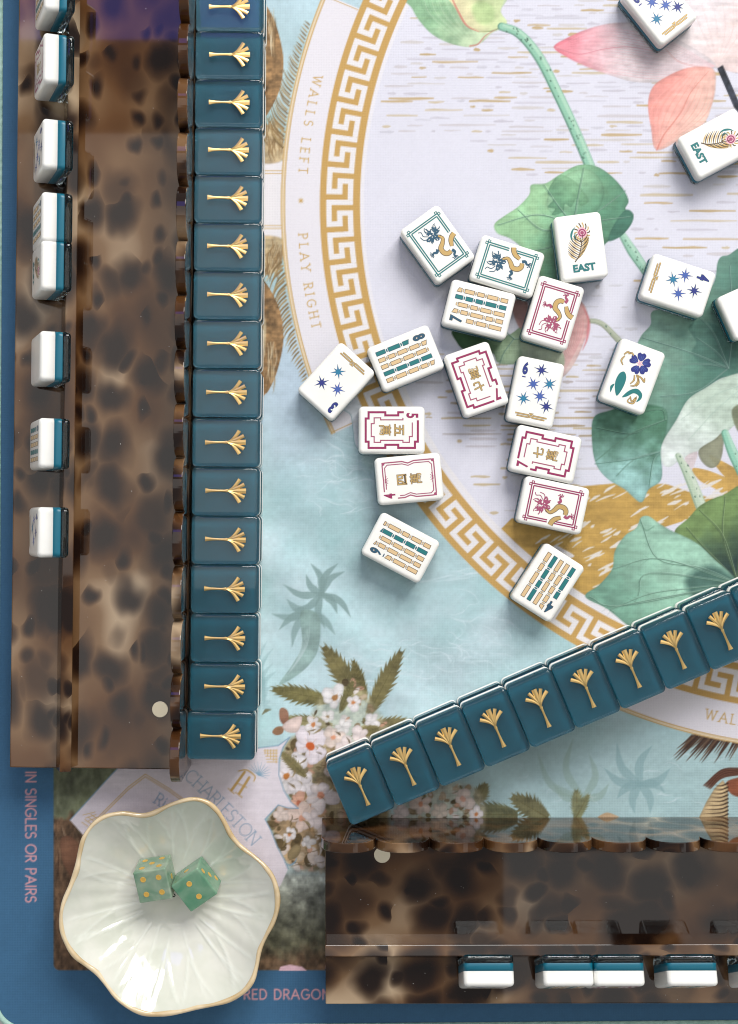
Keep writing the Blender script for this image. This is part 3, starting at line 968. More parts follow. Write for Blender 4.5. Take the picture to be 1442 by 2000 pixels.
    petal([(1360, -20), (1460, -20), (1460, 130), (1400, 132), (1350, 112), (1300, 96), (1300, 60)], (236, 226, 228), (238, 216, 212), ((1330, 20), (1440, 120)), [((1330, 0), (1460, 0)), ((1360, 60), (1450, 60)), ((1400, 128), (1402, 128))], 12, (224, 196, 192))
    petal([(1082, 92), (1108, 74), (1150, 56), (1200, 45), (1260, 48), (1330, 80), (1398, 126), (1360, 146), (1300, 160), (1240, 160), (1196, 148), (1150, 132), (1108, 112)], (238, 132, 146), (232, 220, 222), ((1082, 92), (1230, 104)), [((1086, 92), (1086, 93)), ((1180, 54), (1180, 140)), ((1300, 76), (1300, 156)), ((1395, 128), (1395, 130))], 18, (222, 160, 168))
    stroke([(1082, 92), (1130, 106), (1180, 96), (1230, 92), (1300, 104)], [2.4, 1.6, 1.2, .6], (206, 130, 140), .8)
    petal([(1283, 293), (1272, 250), (1266, 205), (1274, 172), (1298, 152), (1345, 132), (1392, 134), (1398, 168), (1390, 208), (1374, 242), (1332, 270)], (240, 160, 150), (240, 200, 184), ((1290, 180), (1370, 230)), [((1284, 290), (1286, 290)), ((1270, 210), (1384, 220)), ((1345, 134), (1396, 140))], 18, (226, 150, 138))
    stroke([(1283, 293), (1298, 262), (1330, 220), (1350, 180), (1385, 138)], [2.6, 1.8, 1.2, .8], (214, 130, 118), .85)
    stroke([(1300, 96), (1330, 122), (1392, 134)], [1, 2, 1], (218, 160, 156), .7)
    # dark bar print by the edge
    fill([(1401, 134), (1412, 127), (1446, 205), (1446, 224), (1434, 210)], (52, 56, 66), 1, 1.2, smooth=False, stain=.5, tex=.4)
    # big leaf at the right
    fill([(1403, 509), (1421, 499), (1460, 503), (1460, 745), (1418, 736), (1378, 758), (1344, 781), (1321, 821), (1299, 857), (1291, 882), (1292, 935), (1267, 956), (1252, 981), (1221, 956), (1187, 935), (1165, 907), (1157, 866), (1160, 816), (1194, 801), (1225, 780), (1240, 690), (1252, 657), (1271, 634), (1276, 607), (1330, 600), (1390, 560)], (138, 176, 158), 1, 1.2, color2=(84, 126, 112), gdir=((1280, 640), (1430, 690)), edge=.1, stain=.3)
    fill([(1160, 816), (1194, 801), (1240, 790), (1300, 800), (1299, 857), (1291, 882), (1292, 935), (1267, 956), (1252, 981), (1221, 956), (1187, 935), (1165, 907), (1157, 866)], (86, 134, 108), .95, 2.5, color2=(152, 194, 190), gdir=((1260, 800), (1215, 960)), edge=.12, stain=.35)
    fill([(1345, 640), (1370, 625), (1410, 640), (1450, 650), (1450, 720), (1420, 735), (1380, 720), (1352, 690), (1360, 668)], (82, 122, 110), .8, 3)
    veins((1422, 720), [[(1380, 712), (1310, 712)], [(1392, 650), (1360, 614)], [(1350, 690), (1255, 660)], [(1360, 765), (1290, 775)], [(1430, 640), (1425, 520)], [(1400, 690), (1360, 660)]], (80, 112, 104), (176, 204, 192))
    veins((1292, 882), [[(1250, 892), (1228, 906), (1204, 930)], [(1240, 896), (1162, 906)], [(1276, 900), (1268, 950)]], (70, 108, 96), (180, 212, 200))
    veins((1300, 820), [[(1262, 836), (1230, 848), (1164, 836)], [(1232, 848), (1164, 900)], [(1290, 800), (1230, 810)]], (60, 96, 80), (160, 198, 176))
    # pale leaf
    fill([(1298, 857), (1321, 821), (1344, 781), (1378, 758), (1418, 736), (1460, 733), (1460, 800), (1412, 850), (1366, 880), (1330, 898), (1308, 912), (1294, 905), (1291, 880)], (196, 214, 198), 1, 1.2, color2=(222, 230, 226), gdir=((1400, 770), (1310, 890)), edge=.1, stain=.2)
    veins((1460, 750), [[(1400, 800), (1345, 860)], [(1400, 770), (1330, 820)]], (150, 180, 164), (236, 240, 236), 1.2)
    fill([(1430, 800), (1460, 790), (1460, 850), (1440, 840)], (120, 126, 100), .9, 3)
    fill([(1366, 878), (1396, 858), (1412, 846), (1412, 880), (1404, 906), (1388, 914), (1370, 900)], (140, 142, 118), .95, 1.5, edge=.15)
    fill([(1338, 894), (1362, 882), (1358, 904), (1348, 920)], (206, 192, 194), .9, 1.5)
    stem([(1324, 890), (1346, 930), (1370, 990)], [10, 20, 22], (190, 208, 184), (150, 172, 150), (216, 226, 208), 9, 6)
    stem([(1416, 846), (1432, 886), (1462, 946)], [14, 20, 22], (150, 204, 180), (110, 160, 138), (190, 224, 204), 4, 7)
    # lower right leaves
    fill([(1318, 1040), (1345, 1012), (1370, 986), (1412, 967), (1460, 960), (1460, 1150), (1430, 1140), (1395, 1095), (1360, 1062)], (124, 152, 96), 1, 1.2, color2=(46, 66, 62), gdir=((1380, 1010), (1436, 1110)), edge=.12, stain=.35)
    veins((1440, 1136), [[(1412, 1050), (1416, 970)], [(1385, 1080), (1340, 1030)], [(1412, 1048), (1366, 996)], [(1445, 1060), (1455, 970)]], (66, 86, 60), (178, 200, 156))
    fill([(1143, 1165), (1171, 1142), (1196, 1111), (1201, 1077), (1221, 1046), (1243, 1031), (1252, 1011), (1267, 1008), (1286, 1021), (1311, 1036), (1360, 1060), (1395, 1092), (1438, 1135), (1440, 1180), (1400, 1200), (1300, 1240), (1240, 1230), (1187, 1190)], (158, 200, 178), 1, 1.2, color2=(118, 162, 142), gdir=((1300, 1090), (1170, 1160)), edge=.12, stain=.3)
    fill([(1340, 1130), (1390, 1105), (1438, 1132), (1430, 1160), (1360, 1170)], (52, 84, 78), .75, 14)
    veins((1440, 1140), [[(1370, 1110), (1285, 1092), (1250, 1014)], [(1290, 1092), (1196, 1112)], [(1340, 1150), (1270, 1160), (1208, 1184)], [(1212, 1184), (1150, 1166)], [(1270, 1120), (1246, 1164)], [(1212, 1184), (1200, 1198)]], (74, 108, 92), (186, 214, 198))
    stroke([(1251, 1020), (1262, 1036), (1278, 1028)], [1, 1.6, 1], (84, 124, 104), .8)
    # ---- meander ring
    blend(FULL, band(911.5, 990), (199, 160, 94))
    cell = 10.45
    col_ = (990 - 12.5 - R) / cell
    row_ = np.mod(PH * 950 / cell + 12.95, 6.0)
    def bx(v, a, b):
        s = 1.1 / cell
        return np.clip((v - a) / s + .5, 0, 1) * np.clip((b - v) / s + .5, 0, 1)
    key = np.maximum.reduce([bx(row_, 0, 1) * bx(col_, 0, 5), bx(col_, 0, 1) * bx(row_, 0, 5), bx(row_, 4, 5) * bx(col_, 0, 3), bx(col_, 2, 3) * bx(row_, 2, 5), bx(row_, 2, 3) * bx(col_, 2, 5), bx(col_, 4, 5) * np.clip((row_ - 2) / .1 + .5, 0, 1)])
    blend(FULL, key, (233, 229, 230))

    plain = C.copy()      # the print without its lettering, for the margins outside the picture
    # ---- lettering
    def arc(cx_, cy_, rx, ry, a0, a1, n=10):
        return [(cx_ + rx * math.cos(math.radians(a0 + (a1 - a0) * i / n)), cy_ + ry * math.sin(math.radians(a0 + (a1 - a0) * i / n))) for i in range(n + 1)]
    G = {
        'A': (.80, [[(0, 0), (.4, 1), (.8, 0)], [(.14, .36), (.66, .36)]], [(0, 0), (.8, 0)]),
        'C': (.82, [arc(.45, .5, .42, .5, 50, 310, 16)], []),
        'D': (.74, [[(.06, 0), (.06, 1)], [(.06, 1), (.3, 1)] + arc(.3, .5, .40, .5, 90, -90, 12) + [(.06, 0)]], []),
        'E': (.56, [[(.52, 1), (.06, 1), (.06, 0), (.54, 0)], [(.06, .52), (.44, .52)]], [(.06, 0), (.06, 1)]),
        'F': (.54, [[(.52, 1), (.06, 1), (.06, 0)], [(.06, .5), (.44, .5)]], [(.06, 0), (.06, 1)]),
        'G': (.84, [arc(.45, .5, .42, .5, 50, 330, 18) + [(.84, .45), (.52, .45)]], []),
        'H': (.74, [[(.06, 0), (.06, 1)], [(.68, 0), (.68, 1)], [(.06, .52), (.68, .52)]], [(.06, 0), (.06, 1), (.68, 0), (.68, 1)]),
        'I': (.16, [[(.08, 0), (.08, 1)]], [(.08, 0), (.08, 1)]),
        'L': (.52, [[(.06, 1), (.06, 0), (.5, 0)]], [(.06, 1), (.06, 0)]),
        'N': (.74, [[(.06, 0), (.06, 1), (.68, 0), (.68, 1)]], [(.06, 0), (.06, 1), (.68, 1)]),
        'O': (.92, [arc(.46, .5, .44, .5, 0, 360, 22)], []),
        'P': (.58, [[(.06, 0), (.06, 1), (.28, 1)] + arc(.28, .74, .27, .26, 90, -90, 9) + [(.06, .48)]], [(.06, 0), (.06, 1)]),
        'R': (.62, [[(.06, 0), (.06, 1), (.28, 1)] + arc(.28, .74, .27, .26, 90, -90, 9) + [(.06, .48)], [(.30, .48), (.60, 0)]], [(.06, 0), (.06, 1), (.58, 0)]),
        'S': (.56, [arc(.28, .74, .24, .26, 40, 250, 10)[:-1] + arc(.28, .26, .26, .26, 90, -140, 12)], []),
        'T': (.62, [[(.0, 1), (.62, 1)], [(.31, 1), (.31, 0)]], [(.31, 0)]),
        'W': (1.06, [[(0, 1), (.27, 0), (.53, 1), (.79, 0), (1.06, 1)]], [(0, 1), (1.06, 1)]),
        'Y': (.72, [[(0, 1), (.36, .5), (.72, 1)], [(.36, .5), (.36, 0)]], [(.36, 0), (0, 1), (.72, 1)]),
        'i': (.16, [[(.08, 0), (.08, .64)], [(.08, .84), (.08, .92)]], [(.08, 0)]),
        '&': (.70, [[(.66, 0), (.16, .72)] + arc(.32, .80, .18, .2, 200, -20, 8) + [(.1, .36)] + arc(.28, .24, .24, .24, 150, 330, 8) + [(.64, .44)]], []),
        ' ': (.34, [], []),
    }
    def letter_run(text, h, gap, place, w, color, serif=False, alpha=.95):
        """place(s, t) -> pixel for distance s along the line, t above the baseline"""
        s = 0.0
        for ch in text:
            wd, lines, sf = G[ch]
            for ln in lines:
                pts = []
                for a, b in zip(ln[:-1], ln[1:]):
                    n = 3
                    pts += [(a[0] + (b[0] - a[0]) * k / n, a[1] + (b[1] - a[1]) * k / n) for k in range(n)]
                pts.append(ln[-1])
                stroke([place(s + x * h, y * h) for x, y in pts], w, color, alpha, 1.0, smooth=False)
            if serif:
                for x, y in sf:
                    stroke([place(s + (x - .13) * h, y * h), place(s + (x + .13) * h, y * h)], w * .85, color, alpha, 1.0, smooth=False)
            s += wd * h + gap
        return s
    def run_len(text, h, gap):
        return sum(G[c][0] * h + gap for c in text) - gap
    def ring_place(ph0, rb):
        return lambda s, t: (cx - (rb - t) * math.cos(ph0 + s / rb), cy + (rb - t) * math.sin(ph0 + s / rb))
    gold = (196, 158, 92)
    for txt, y0, y1 in (("WALLS LEFT", 148, 338), ("PLAY RIGHT", 457, 641)):
        pa, pb = math.asin((y0 - cy) / 1028), math.asin((y1 - cy) / 1028)
        L0 = run_len(txt, 17, 0)
        gap = ((pb - pa) * 1033 - L0) / (len(txt) - 1)
        letter_run(txt, 17, gap, ring_place(pa, 1033), 1.9, gold, True)
    pa = math.atan2(1400 - cy, cx - 1378)
    letter_run("WALLS LEFT", 19, 7.5, ring_place(pa, 1031), 2.0, gold, True)
    for k in range(8):
        a = k * math.pi / 4
        stroke([(588, 392), (588 + 7 * math.cos(a), 392 + 7 * math.sin(a))], [2.2, 2.6, .4], gold, .95)
    pink = (226, 160, 166)
    letter_run("IN SINGLES OR PAIRS", 20, (255 - run_len("IN SINGLES OR PAIRS", 20, 0)) / 18, lambda s, t: (50.5 + t, 1507 + s), 2.9, pink)
    letter_run("& RED DRAGON", 19, 4.0, lambda s, t: (449 + s, 1951.5 - t), 2.9, pink)

    # ---- the printed card corner
    card = [(137, 1602), (175, 1560), (217, 1514), (260, 1470), (504, 1461), (544, 1456), (566, 1440), (553, 1460), (546, 1482), (545, 1513), (555, 1544), (568, 1566), (583, 1579), (562, 1578), (544, 1572), (518, 1600), (529, 1621), (542, 1654), (555, 1678), (563, 1697), (550, 1726), (500, 1800), (300, 1760), (180, 1650)]
    fill(card, (227, 219, 227), 1, 1.2, smooth=False, stain=.04, tex=.02)
    for k in range(len(card) - 5):
        stroke([card[k], card[k + 1]], 2.2, (128, 160, 184), .85, smooth=False)
    stroke([(556, 1684), (566, 1690), (576, 1684), (580, 1676)], [1, 4, 1], (132, 164, 186), .9)
    for off in (0, 5):
        stroke([(186 + off, 1602), (250, 1538 + off), (284, 1512 + off), (330, 1540 + off), (372, 1570 + off)], 1.6, (202, 164, 98), .9, smooth=False)
    for k in range(4):
        stroke([(160 + 6 * k, 1606 - 5 * k), (172 + 6 * k, 1614 - 5 * k)], 1.5, (202, 164, 98), .9)
        stroke([(162 + 5 * k, 1592 + 6 * k), (186 + 2 * k, 1586 + 5 * k)], 1.3, (202, 164, 98), .8)
    for k in range(5):
        stroke([(516 + 1.5 * k, 1466 + 5.5 * k), (542, 1466 + 5.5 * k)], 1.5, (206, 168, 98), .9)
        stroke([(518 + 5.5 * k, 1464), (518 + 5.5 * k, 1472 + 4.5 * k)], 1.5, (206, 168, 98), .9)
    blue = (138, 164, 190)
    # CHARLESTON on a gentle arc running down to the right
    ar, t0 = 1500.0, math.radians(41.5)
    acx, acy = 359 - ar * math.sin(t0), 1519 + ar * math.cos(t0)
    letter_run("CHARLESTON", 25, 1.8, lambda s, t: (acx + (ar + t) * math.sin(t0 + s / ar), acy - (ar + t) * math.cos(t0 + s / ar)), 1.7, blue, True)
    ra = math.radians(32)
    letter_run("Ri", 22, 3.5, lambda s, t: (300 + s * math.cos(ra) + t * math.sin(ra), 1567 + s * math.sin(ra) - t * math.cos(ra)), 2.0, blue, True)
    # gilt emblem with a blue fan
    for dx in (0, 15):
        stroke([(452 + dx, 1544 + dx * .45), (478 + dx * .6, 1508 + dx * .7)], [5, 4, 5], (198, 160, 94), .95)
        stroke([(446 + dx, 1540 + dx * .5), (458 + dx, 1550 + dx * .5)], 2, (198, 160, 94), .95)
    stroke([(466, 1506), (482, 1504), (498, 1516), (496, 1526)], [2, 3, 2], (198, 160, 94), .95)
    stroke([(464, 1530), (482, 1538)], 2, (198, 160, 94), .95)
    for k in range(11):
        a = math.radians(-150 + k * 19)
        stroke([(505, 1514), (505 + 24 * math.cos(a), 1508 + 20 * math.sin(a))], [1.6, .6], (128, 164, 190), .9)

    # ---- print grain
    C *= (1 + (fine - .5) * .035)[..., None]
    return np.clip(C, 0, 255), np.clip(plain, 0, 255)

# ------------------------------------------------------------------ table and mat
mb = MB()
mb.box(-900, 900, -900, 900, -40, -3.02)
tag(link("table_top", mb.mesh("table_top", M['table'])), kind="structure")


def print_material():
    m = mat("printed_fabric", (0.5, 0.5, 0.5), 0.72, spec=0.3)
    N, L, p = nodes_of(m)
    at = N.new("ShaderNodeAttribute")
    at.attribute_name = "ink"
    L.new(at.outputs["Color"], p.inputs["Base Color"])
    # woven texture: two crossed fine waves
    tc = N.new("ShaderNodeTexCoord")
    hs = []
    for ax in ('X', 'Y'):
        wv = N.new("ShaderNodeTexWave")
        wv.bands_direction = ax
        wv.inputs["Scale"].default_value = 420
        wv.inputs["Distortion"].default_value = 1.2
        wv.inputs["Detail"].default_value = 1
        L.new(tc.outputs["Object"], wv.inputs["Vector"])
        hs.append(wv)
    add = N.new("ShaderNodeMath"); add.operation = 'ADD'
    L.new(hs[0].outputs["Fac"], add.inputs[0]); L.new(hs[1].outputs["Fac"], add.inputs[1])
    b = N.new("ShaderNodeBump")
    b.inputs["Strength"].default_value = 0.20
    b.inputs["Distance"].default_value = 0.14 * MM
    L.new(add.outputs[0], b.inputs["Height"])
    L.new(b.outputs[0], p.inputs["Normal"])
    return m


INK = 0.82
EDGE_L = lambda py: -2.0 - 0.005 * py
EDGE_Y = lambda px: 2012.0 - 0.0085 * (px - 60)
EDGE_B = 2012.0     # left and lower edge of the mat in photo pixels


def build_mat():
    def ink(art):
        v = art.reshape(CH // 2, 2, CW // 2, 2, 3).mean(axis=(1, 3)) / 255.0
        return np.where(v <= 0.04045, v / 12.92, ((v + 0.055) / 1.055) ** 2.4) * INK
    a, a_plain = (ink(v) for v in paint_mat())
    h, w = a.shape[:2]
    px = OX + 1.0 + 2.0 * np.arange(w)
    py = OY + 1.0 + 2.0 * np.arange(h)
    # cut the sheet at the mat's left and lower edges with a rounded corner
    keep_x = np.broadcast_to(px[None, :], (h, w)).astype(float).copy()
    keep_y = np.broadcast_to(py[:, None], (h, w)).astype(float).copy()
    edge = EDGE_L(keep_y)
    keep_x = np.maximum(keep_x, edge)
    keep_y = np.minimum(keep_y, EDGE_Y(keep_x))
    rc = 60.0
    cxx, cyy = EDGE_L(EDGE_B) + rc, EDGE_B - rc
    dx, dy = cxx - keep_x, keep_y - cyy
    d = np.hypot(dx, dy)
    out = (dx > 0) & (dy > 0) & (d > rc)
    f = np.where(out, rc / np.maximum(d, 1e-6), 1.0)
    keep_x = np.where(out, cxx - dx * f, keep_x)
    keep_y = np.where(out, cyy + dy * f, keep_y)
    co = np.zeros((h, w, 3), np.float32)
    co[..., 0] = (keep_x - NX) * PX * MM
    co[..., 1] = (NY - keep_y) * PX * MM
    idx = np.arange(h * w).reshape(h, w)
    q = np.stack([idx[1:, :-1], idx[1:, 1:], idx[:-1, 1:], idx[:-1, :-1]], -1).reshape(-1, 4)
    # drop quads squeezed flat by the cut
    c2 = co.reshape(-1, 3)
    e1 = c2[q[:, 1]] - c2[q[:, 3]]
    e2 = c2[q[:, 2]] - c2[q[:, 0]]
    ar = np.abs(e1[:, 0] * e2[:, 1] - e1[:, 1] * e2[:, 0])
    q = q[ar > 1e-9]
    me = bpy.data.meshes.new("play_mat")
    me.vertices.add(h * w)
    me.vertices.foreach_set("co", co.ravel())
    me.loops.add(q.size)
    me.loops.foreach_set("vertex_index", q.ravel().astype(np.int32))
    me.polygons.add(len(q))
    me.polygons.foreach_set("loop_start", (np.arange(len(q)) * 4).astype(np.int32))
    me.polygons.foreach_set("loop_total", np.full(len(q), 4, np.int32))
    me.update(calc_edges=True)
    at = me.color_attributes.new("ink", 'FLOAT_COLOR', 'POINT')
    rgba = np.ones((h * w, 4), np.float32)
    rgba[:, :3] = a.reshape(-1, 3)
    at.data.foreach_set("color", rgba.ravel())
    me.materials.append(print_material())
    me.validate()
    o = link("play_mat", me)
    # the print runs on past the picture, in coarser cells
    def margin(x0, x1, y0, y1, step):
        xs, ys = np.arange(x0, x1 + step, step), np.arange(y0, y1 + step, step)
        mx = np.where(xs > 1477, 2 * 1477 - xs, xs)
        my = np.where(ys < -22, -44 - ys, ys)
        ix = np.clip(((mx - OX) / 2).astype(int), 0, w - 1)
        iy = np.clip(((my - OY) / 2).astype(int), 0, h - 1)
        hh, ww = len(ys), len(xs)
        co_ = np.zeros((hh, ww, 3), np.float32)
        co_[..., 0] = ((xs - NX) * PX * MM)[None, :]
        co_[..., 1] = ((NY - np.minimum(ys[:, None], EDGE_Y(xs)[None, :])) * PX * MM)
        id_ = np.arange(hh * ww).reshape(hh, ww)
        q_ = np.stack([id_[1:, :-1], id_[1:, 1:], id_[:-1, 1:], id_[:-1, :-1]], -1).reshape(-1, 4)
        me_ = bpy.data.meshes.new("print_margin")
        me_.from_pydata(co_.reshape(-1, 3).tolist(), [], q_.tolist())
        at_ = me_.color_attributes.new("ink", 'FLOAT_COLOR', 'POINT')
        c_ = np.ones((hh * ww, 4), np.float32)
        c_[:, :3] = a_plain[iy][:, ix].reshape(-1, 3)
        at_.data.foreach_set("color", c_.ravel())
        me_.materials.append(me.materials[0])
        link("print_margin", me_, o)
    margin(1479, 1899, -23, 2045, 4)
    margin(EDGE_L(-200), 1899, -423, -23, 4)
    tag(o, "printed chinoiserie mahjong mat with blue border and gold Greek key roundel", "play mat")
    # rubber underlayer
    mb = MB()
    pts = [(EDGE_L(-423), -423), (1899, -423), (1899, EDGE_Y(1899))]
    pts += [(cxx - rc * math.sin(t), cyy + rc * math.cos(t)) for t in np.linspace(0, math.pi / 2, 14)]
    wpts = [W(x, y) for x, y in pts]
    n = len(wpts)
    mb.add([(x, y, -3.0) for x, y in wpts] + [(x, y, -0.15) for x, y in wpts],
           [tuple(range(n))] + [tuple(range(2 * n - 1, n - 1, -1))] + [(i, i + n, (i + 1) % n + n, (i + 1) % n) for i in range(n)])
    link("underlayer", mb.mesh("mat_underlayer", M['rubber']), o)
    # whipped thread edge: every stitch a small slanted loop of thread
    mb = MB()
    path = [(EDGE_L(y), y) for y in np.arange(-40, cyy, 2.2)]
    path += [(cxx - rc * math.cos(t), cyy + rc * math.sin(t)) for t in np.arange(0, math.pi / 2, 2.2 / rc)]
    path += [(x, EDGE_Y(x)) for x in np.arange(cxx, 1500, 2.2)]
    R0, seg = 0.36, 5
    for k in range(1, len(path) - 1):
        x, y = W(*path[k])
        xa, ya = W(*path[k - 1]); xb, yb = W(*path[k + 1])
        tx, ty = xb - xa, yb - ya
        l = math.hypot(tx, ty); tx /= l; ty /= l
        nx, ny = -ty, tx           # towards the inside of the mat
        if (nx * (0 - x) + ny * (0 - y)) < 0:
            nx, ny = -nx, -ny
        ring = []
        vs = []
        prof = [(2.0, 0.05), (1.6, 0.42), (0.6, 0.62), (-0.5, 0.35), (-0.9, -0.6), (-0.75, -2.0)]
        for j, (dn, z) in enumerate(prof):
            sl = (j / (len(prof) - 1) - 0.5) * 0.5
            bx_, by_ = x + nx * dn + tx * sl, y + ny * dn + ty * sl
            for s in range(seg):
                a_ = 2 * math.pi * s / seg
                rr_ = R0 * (0.6 if j in (0, len(prof) - 1) else 1.0)
                vs.append((bx_ + tx * rr_ * math.cos(a_) + nx * 0.0, by_ + ty * rr_ * math.cos(a_), z + rr_ * math.sin(a_)))
        fs = [(j * seg + s, j * seg + (s + 1) % seg, (j + 1) * seg + (s + 1) % seg, (j + 1) * seg + s) for j in range(len(prof) - 1) for s in range(seg)]
        mb.add(vs, fs, 0, True)
    st = link("stitched_edge", mb.mesh("stitched_edge", M['thread']), o)
    tag(st, "pale green overlocked thread along the mat edge", kind="stuff")
    return o


build_mat()

# ------------------------------------------------------------------ tile shapes
TW, TL, TT = 21.4, 29.8, 13.0       # width, length, thickness
Z_CLEAR, Z_TEAL = 3.6, 6.8


def arc_prof(ins0, z0, r, a0, a1, n=5):
    return [(ins0 + r * (1 - math.cos(math.radians(a0 + (a1 - a0) * i / n))), z0 + r * math.sin(math.radians(a0 + (a1 - a0) * i / n))) for i in range(n + 1)]


def tile_meshes():
    hw, hh, rc = TW / 2, TL / 2, 2.2
    R = 1.7
    mb = MB()
    prof = [(0.02, Z_TEAL)] + arc_prof(0.0, TT - R, R, 0, 88, 7) + [(R + 0.25, TT)]
    profile_solid(mb, hw, hh, rc, prof)
    white = mb.mesh("tile_face_layer", M['ivory'])
    mb = MB()
    profile_solid(mb, hw, hh, rc, [(0.10, Z_CLEAR - 0.08), (0.06, Z_CLEAR + 0.05), (0.06, Z_TEAL - 0.01)])
    teal = mb.mesh("tile_middle_layer", M['teal'])
    mb = MB()
    r2 = 1.4
    low = [(r2 + 0.2, 0.0)] + [(i, r2 - (z - 0)) for i, z in reversed(arc_prof(0.0, 0.0, r2, 0, 88, 5))]
    profile_solid(mb, hw, hh, rc, low + [(0.0, Z_CLEAR)])
    clear = mb.mesh("tile_clear_layer", M['clear'])
    return white, teal, clear


ME_WHITE, ME_TEAL, ME_CLEAR = tile_meshes()


def bez(p0, p1, p2, p3, n):
    t = np.linspace(0, 1, n)[:, None]
    p0, p1, p2, p3 = map(np.array, (p0, p1, p2, p3))
    return (1 - t) ** 3 * p0 + 3 * (1 - t) ** 2 * t * p1 + 3 * (1 - t) * t * t * p2 + t ** 3 * p3


def emblem_mesh():
    """gilded palm: waisted trunk and five ridged fan leaves, raised on the clear back (towards -z)"""
    mb = MB()

    def ridge(P, ws, h):
        n = len(P)
        D = np.gradient(P, axis=0)
        D /= np.linalg.norm(D, axis=1)[:, None] + 1e-9
        Nn = np.c_[-D[:, 1], D[:, 0]]
        vs, fs = [], []
        sect = [(-0.5, 0.02), (-0.42, -0.6), (0.0, -1.0), (0.42, -0.6), (0.5, 0.02)]
        for i in range(n):
            for s, z in sect:
                q = P[i] + Nn[i] * ws[i] * s
                vs.append((q[0], q[1], z * h if z < 0 else 0.05))
        k = len(sect)
        for i in range(n - 1):
            for j in range(k - 1):
                fs.append((i * k + j, i * k + j + 1, (i + 1) * k + j + 1, (i + 1) * k + j))
        fs.append(tuple(range(k)))
        fs.append(tuple((n - 1) * k + j for j in reversed(range(k))))
        mb.add(vs, fs, 0, False)

    y = np.linspace(-8.9, 1.3, 12)
    w = np.interp(y, [-8.9, -8.3, -6.5, -3.5, -0.6, 0.3, 1.3], [2.3, 2.0, 1.35, 1.0, 1.05, 1.6, 0.9])
    ridge(np.c_[np.zeros_like(y), y], w, 0.30)
    for sx, tip, wt in ((0, (0, 9.0), 2.5), (1, (2.9, 8.2), 1.75), (-1, (-2.9, 8.2), 1.75), (1, (5.1, 6.2), 1.8), (-1, (-5.1, 6.2), 1.8)):
        c1 = (tip[0] * 0.10 + sx * 0.15, 2.8)
        c2 = (tip[0] * 0.45 + sx * 0.1, 4.6 if abs(tip[0]) > 3 else 5.4)
        P = bez((sx * 0.25, 0.7), c1, c2, tip, 10)
        ws = np.interp(np.linspace(0, 1, 10), [0, 0.3, 0.65, 1], [0.4, 0.85, wt * 0.82, wt])
        ridge(P, ws, 0.30)
    return mb.mesh("palm_emblem", M['gold'])


ME_PALM = emblem_mesh()

# ------------------------------------------------------------------ engraved faces
ZF = TT


def curve_text(s, size, offset=0.0, sx=1.0):
    """outline of a text as 2D verts (mm, centred) and faces"""
    cd = bpy.data.curves.new("glyph", 'FONT')
    cd.body = s
    cd.size = 1.0
    cd.offset = offset
    cd.resolution_u = 3
    cd.align_x = 'CENTER'
    ob = bpy.data.objects.new("glyph", cd)
    COL.objects.link(ob)
    dg = bpy.context.evaluated_depsgraph_get()
    dg.update()
    me = bpy.data.meshes.new_from_object(ob.evaluated_get(dg))
    V = np.array([v.co[:2] for v in me.vertices]) if len(me.vertices) else np.zeros((0, 2))
    F = [tuple(p.vertices) for p in me.polygons]
    bpy.data.objects.remove(ob)
    bpy.data.curves.remove(cd)
    bpy.data.meshes.remove(me)
    if len(V):
        lo, hi = V.min(0), V.max(0)
        V = (V - (lo + hi) / 2) * (size / (hi[1] - lo[1]))
        V[:, 0] *= sx
    return V, F


def put_text(mb, s, x, y, size, mi_fill, mi_edge=None, offset=0.0, sx=1.0, edge=0.03):
    if mi_edge is not None:  # larger dark copy beneath colours in the shade of the groove
        V, F = curve_text(s, size * 1.06, offset + edge, sx)
        mb.add([(x + a, y + b, ZF + 0.03) for a, b in V], F, mi_edge)
    V, F = curve_text(s, size, offset, sx)
    mb.add([(x + a, y + b, ZF + 0.055) for a, b in V], F, mi_fill)


def piece(name, mb, mats):
    return (name, mb.mesh(name, [M[m] for m in mats]))


def star(x, y, rot, fill):
    mb = MB()
    for z, k, mi in ((ZF + 0.03, 1.08, 1), (ZF + 0.05, 0.94, 0)):  # wider, darker star beneath is painted groove shade
        pts = []
        for i in range(16):
            a = rot + i * math.pi / 8
            if i % 2:
                r = 1.02
            else:
                r = 3.4 if i % 4 == 0 else 2.5
            pts.append((x + r * k * math.cos(a), y + r * k * math.sin(a)))
        mb.add([(px_, py_, z) for px_, py_ in pts] + [(x, y, z)], [(i, (i + 1) % 16, 16) for i in range(16)], mi)
    return piece("star", mb, (fill, 'p_navy' if fill != 'p_navy' else 'p_deep'))


def deco_bars(y=-11.2):
    mb = MB()
    for z, g, mi in ((ZF + 0.03, 0.28, 1), (ZF + 0.055, 0.0, 0)):  # first pass: wider dark bars, painted shade of the cut edges
        w = 0.46 + g
        for s in (-1, 1):
            mb.ribbon([(s * 7.2, y + 0.5), (s * 1.1, y + 0.5), (s * 0.2, y - 0.55)], w, z, mi)
            mb.ribbon([(s * 6.4, y - 0.5), (s * 1.2, y - 0.5), (s * 0.75, y - 0.2)], w, z, mi)
        mb.ribbon([(-0.55, y + 1.25), (0.55, y + 1.25), (0, y + 0.55)], w * 0.9, z + 0.002, mi, True)
    return piece("deco_bars", mb, ('p_gold', 'p_dark_shade'))


def numeral(s, x, y, size, fill, edge, under=False):
    mb = MB()
    put_text(mb, s, x, y, size, 0, 1, 0.030, 0.66, 0.03)
    if under:
        mb.ribbon([(x - 0.8, y - size * .5 - 1.1), (x + 0.8, y - size * .5 - 1.1)], 0.5, ZF + 0.05, 0)
    return piece("numeral", mb, (fill, edge))


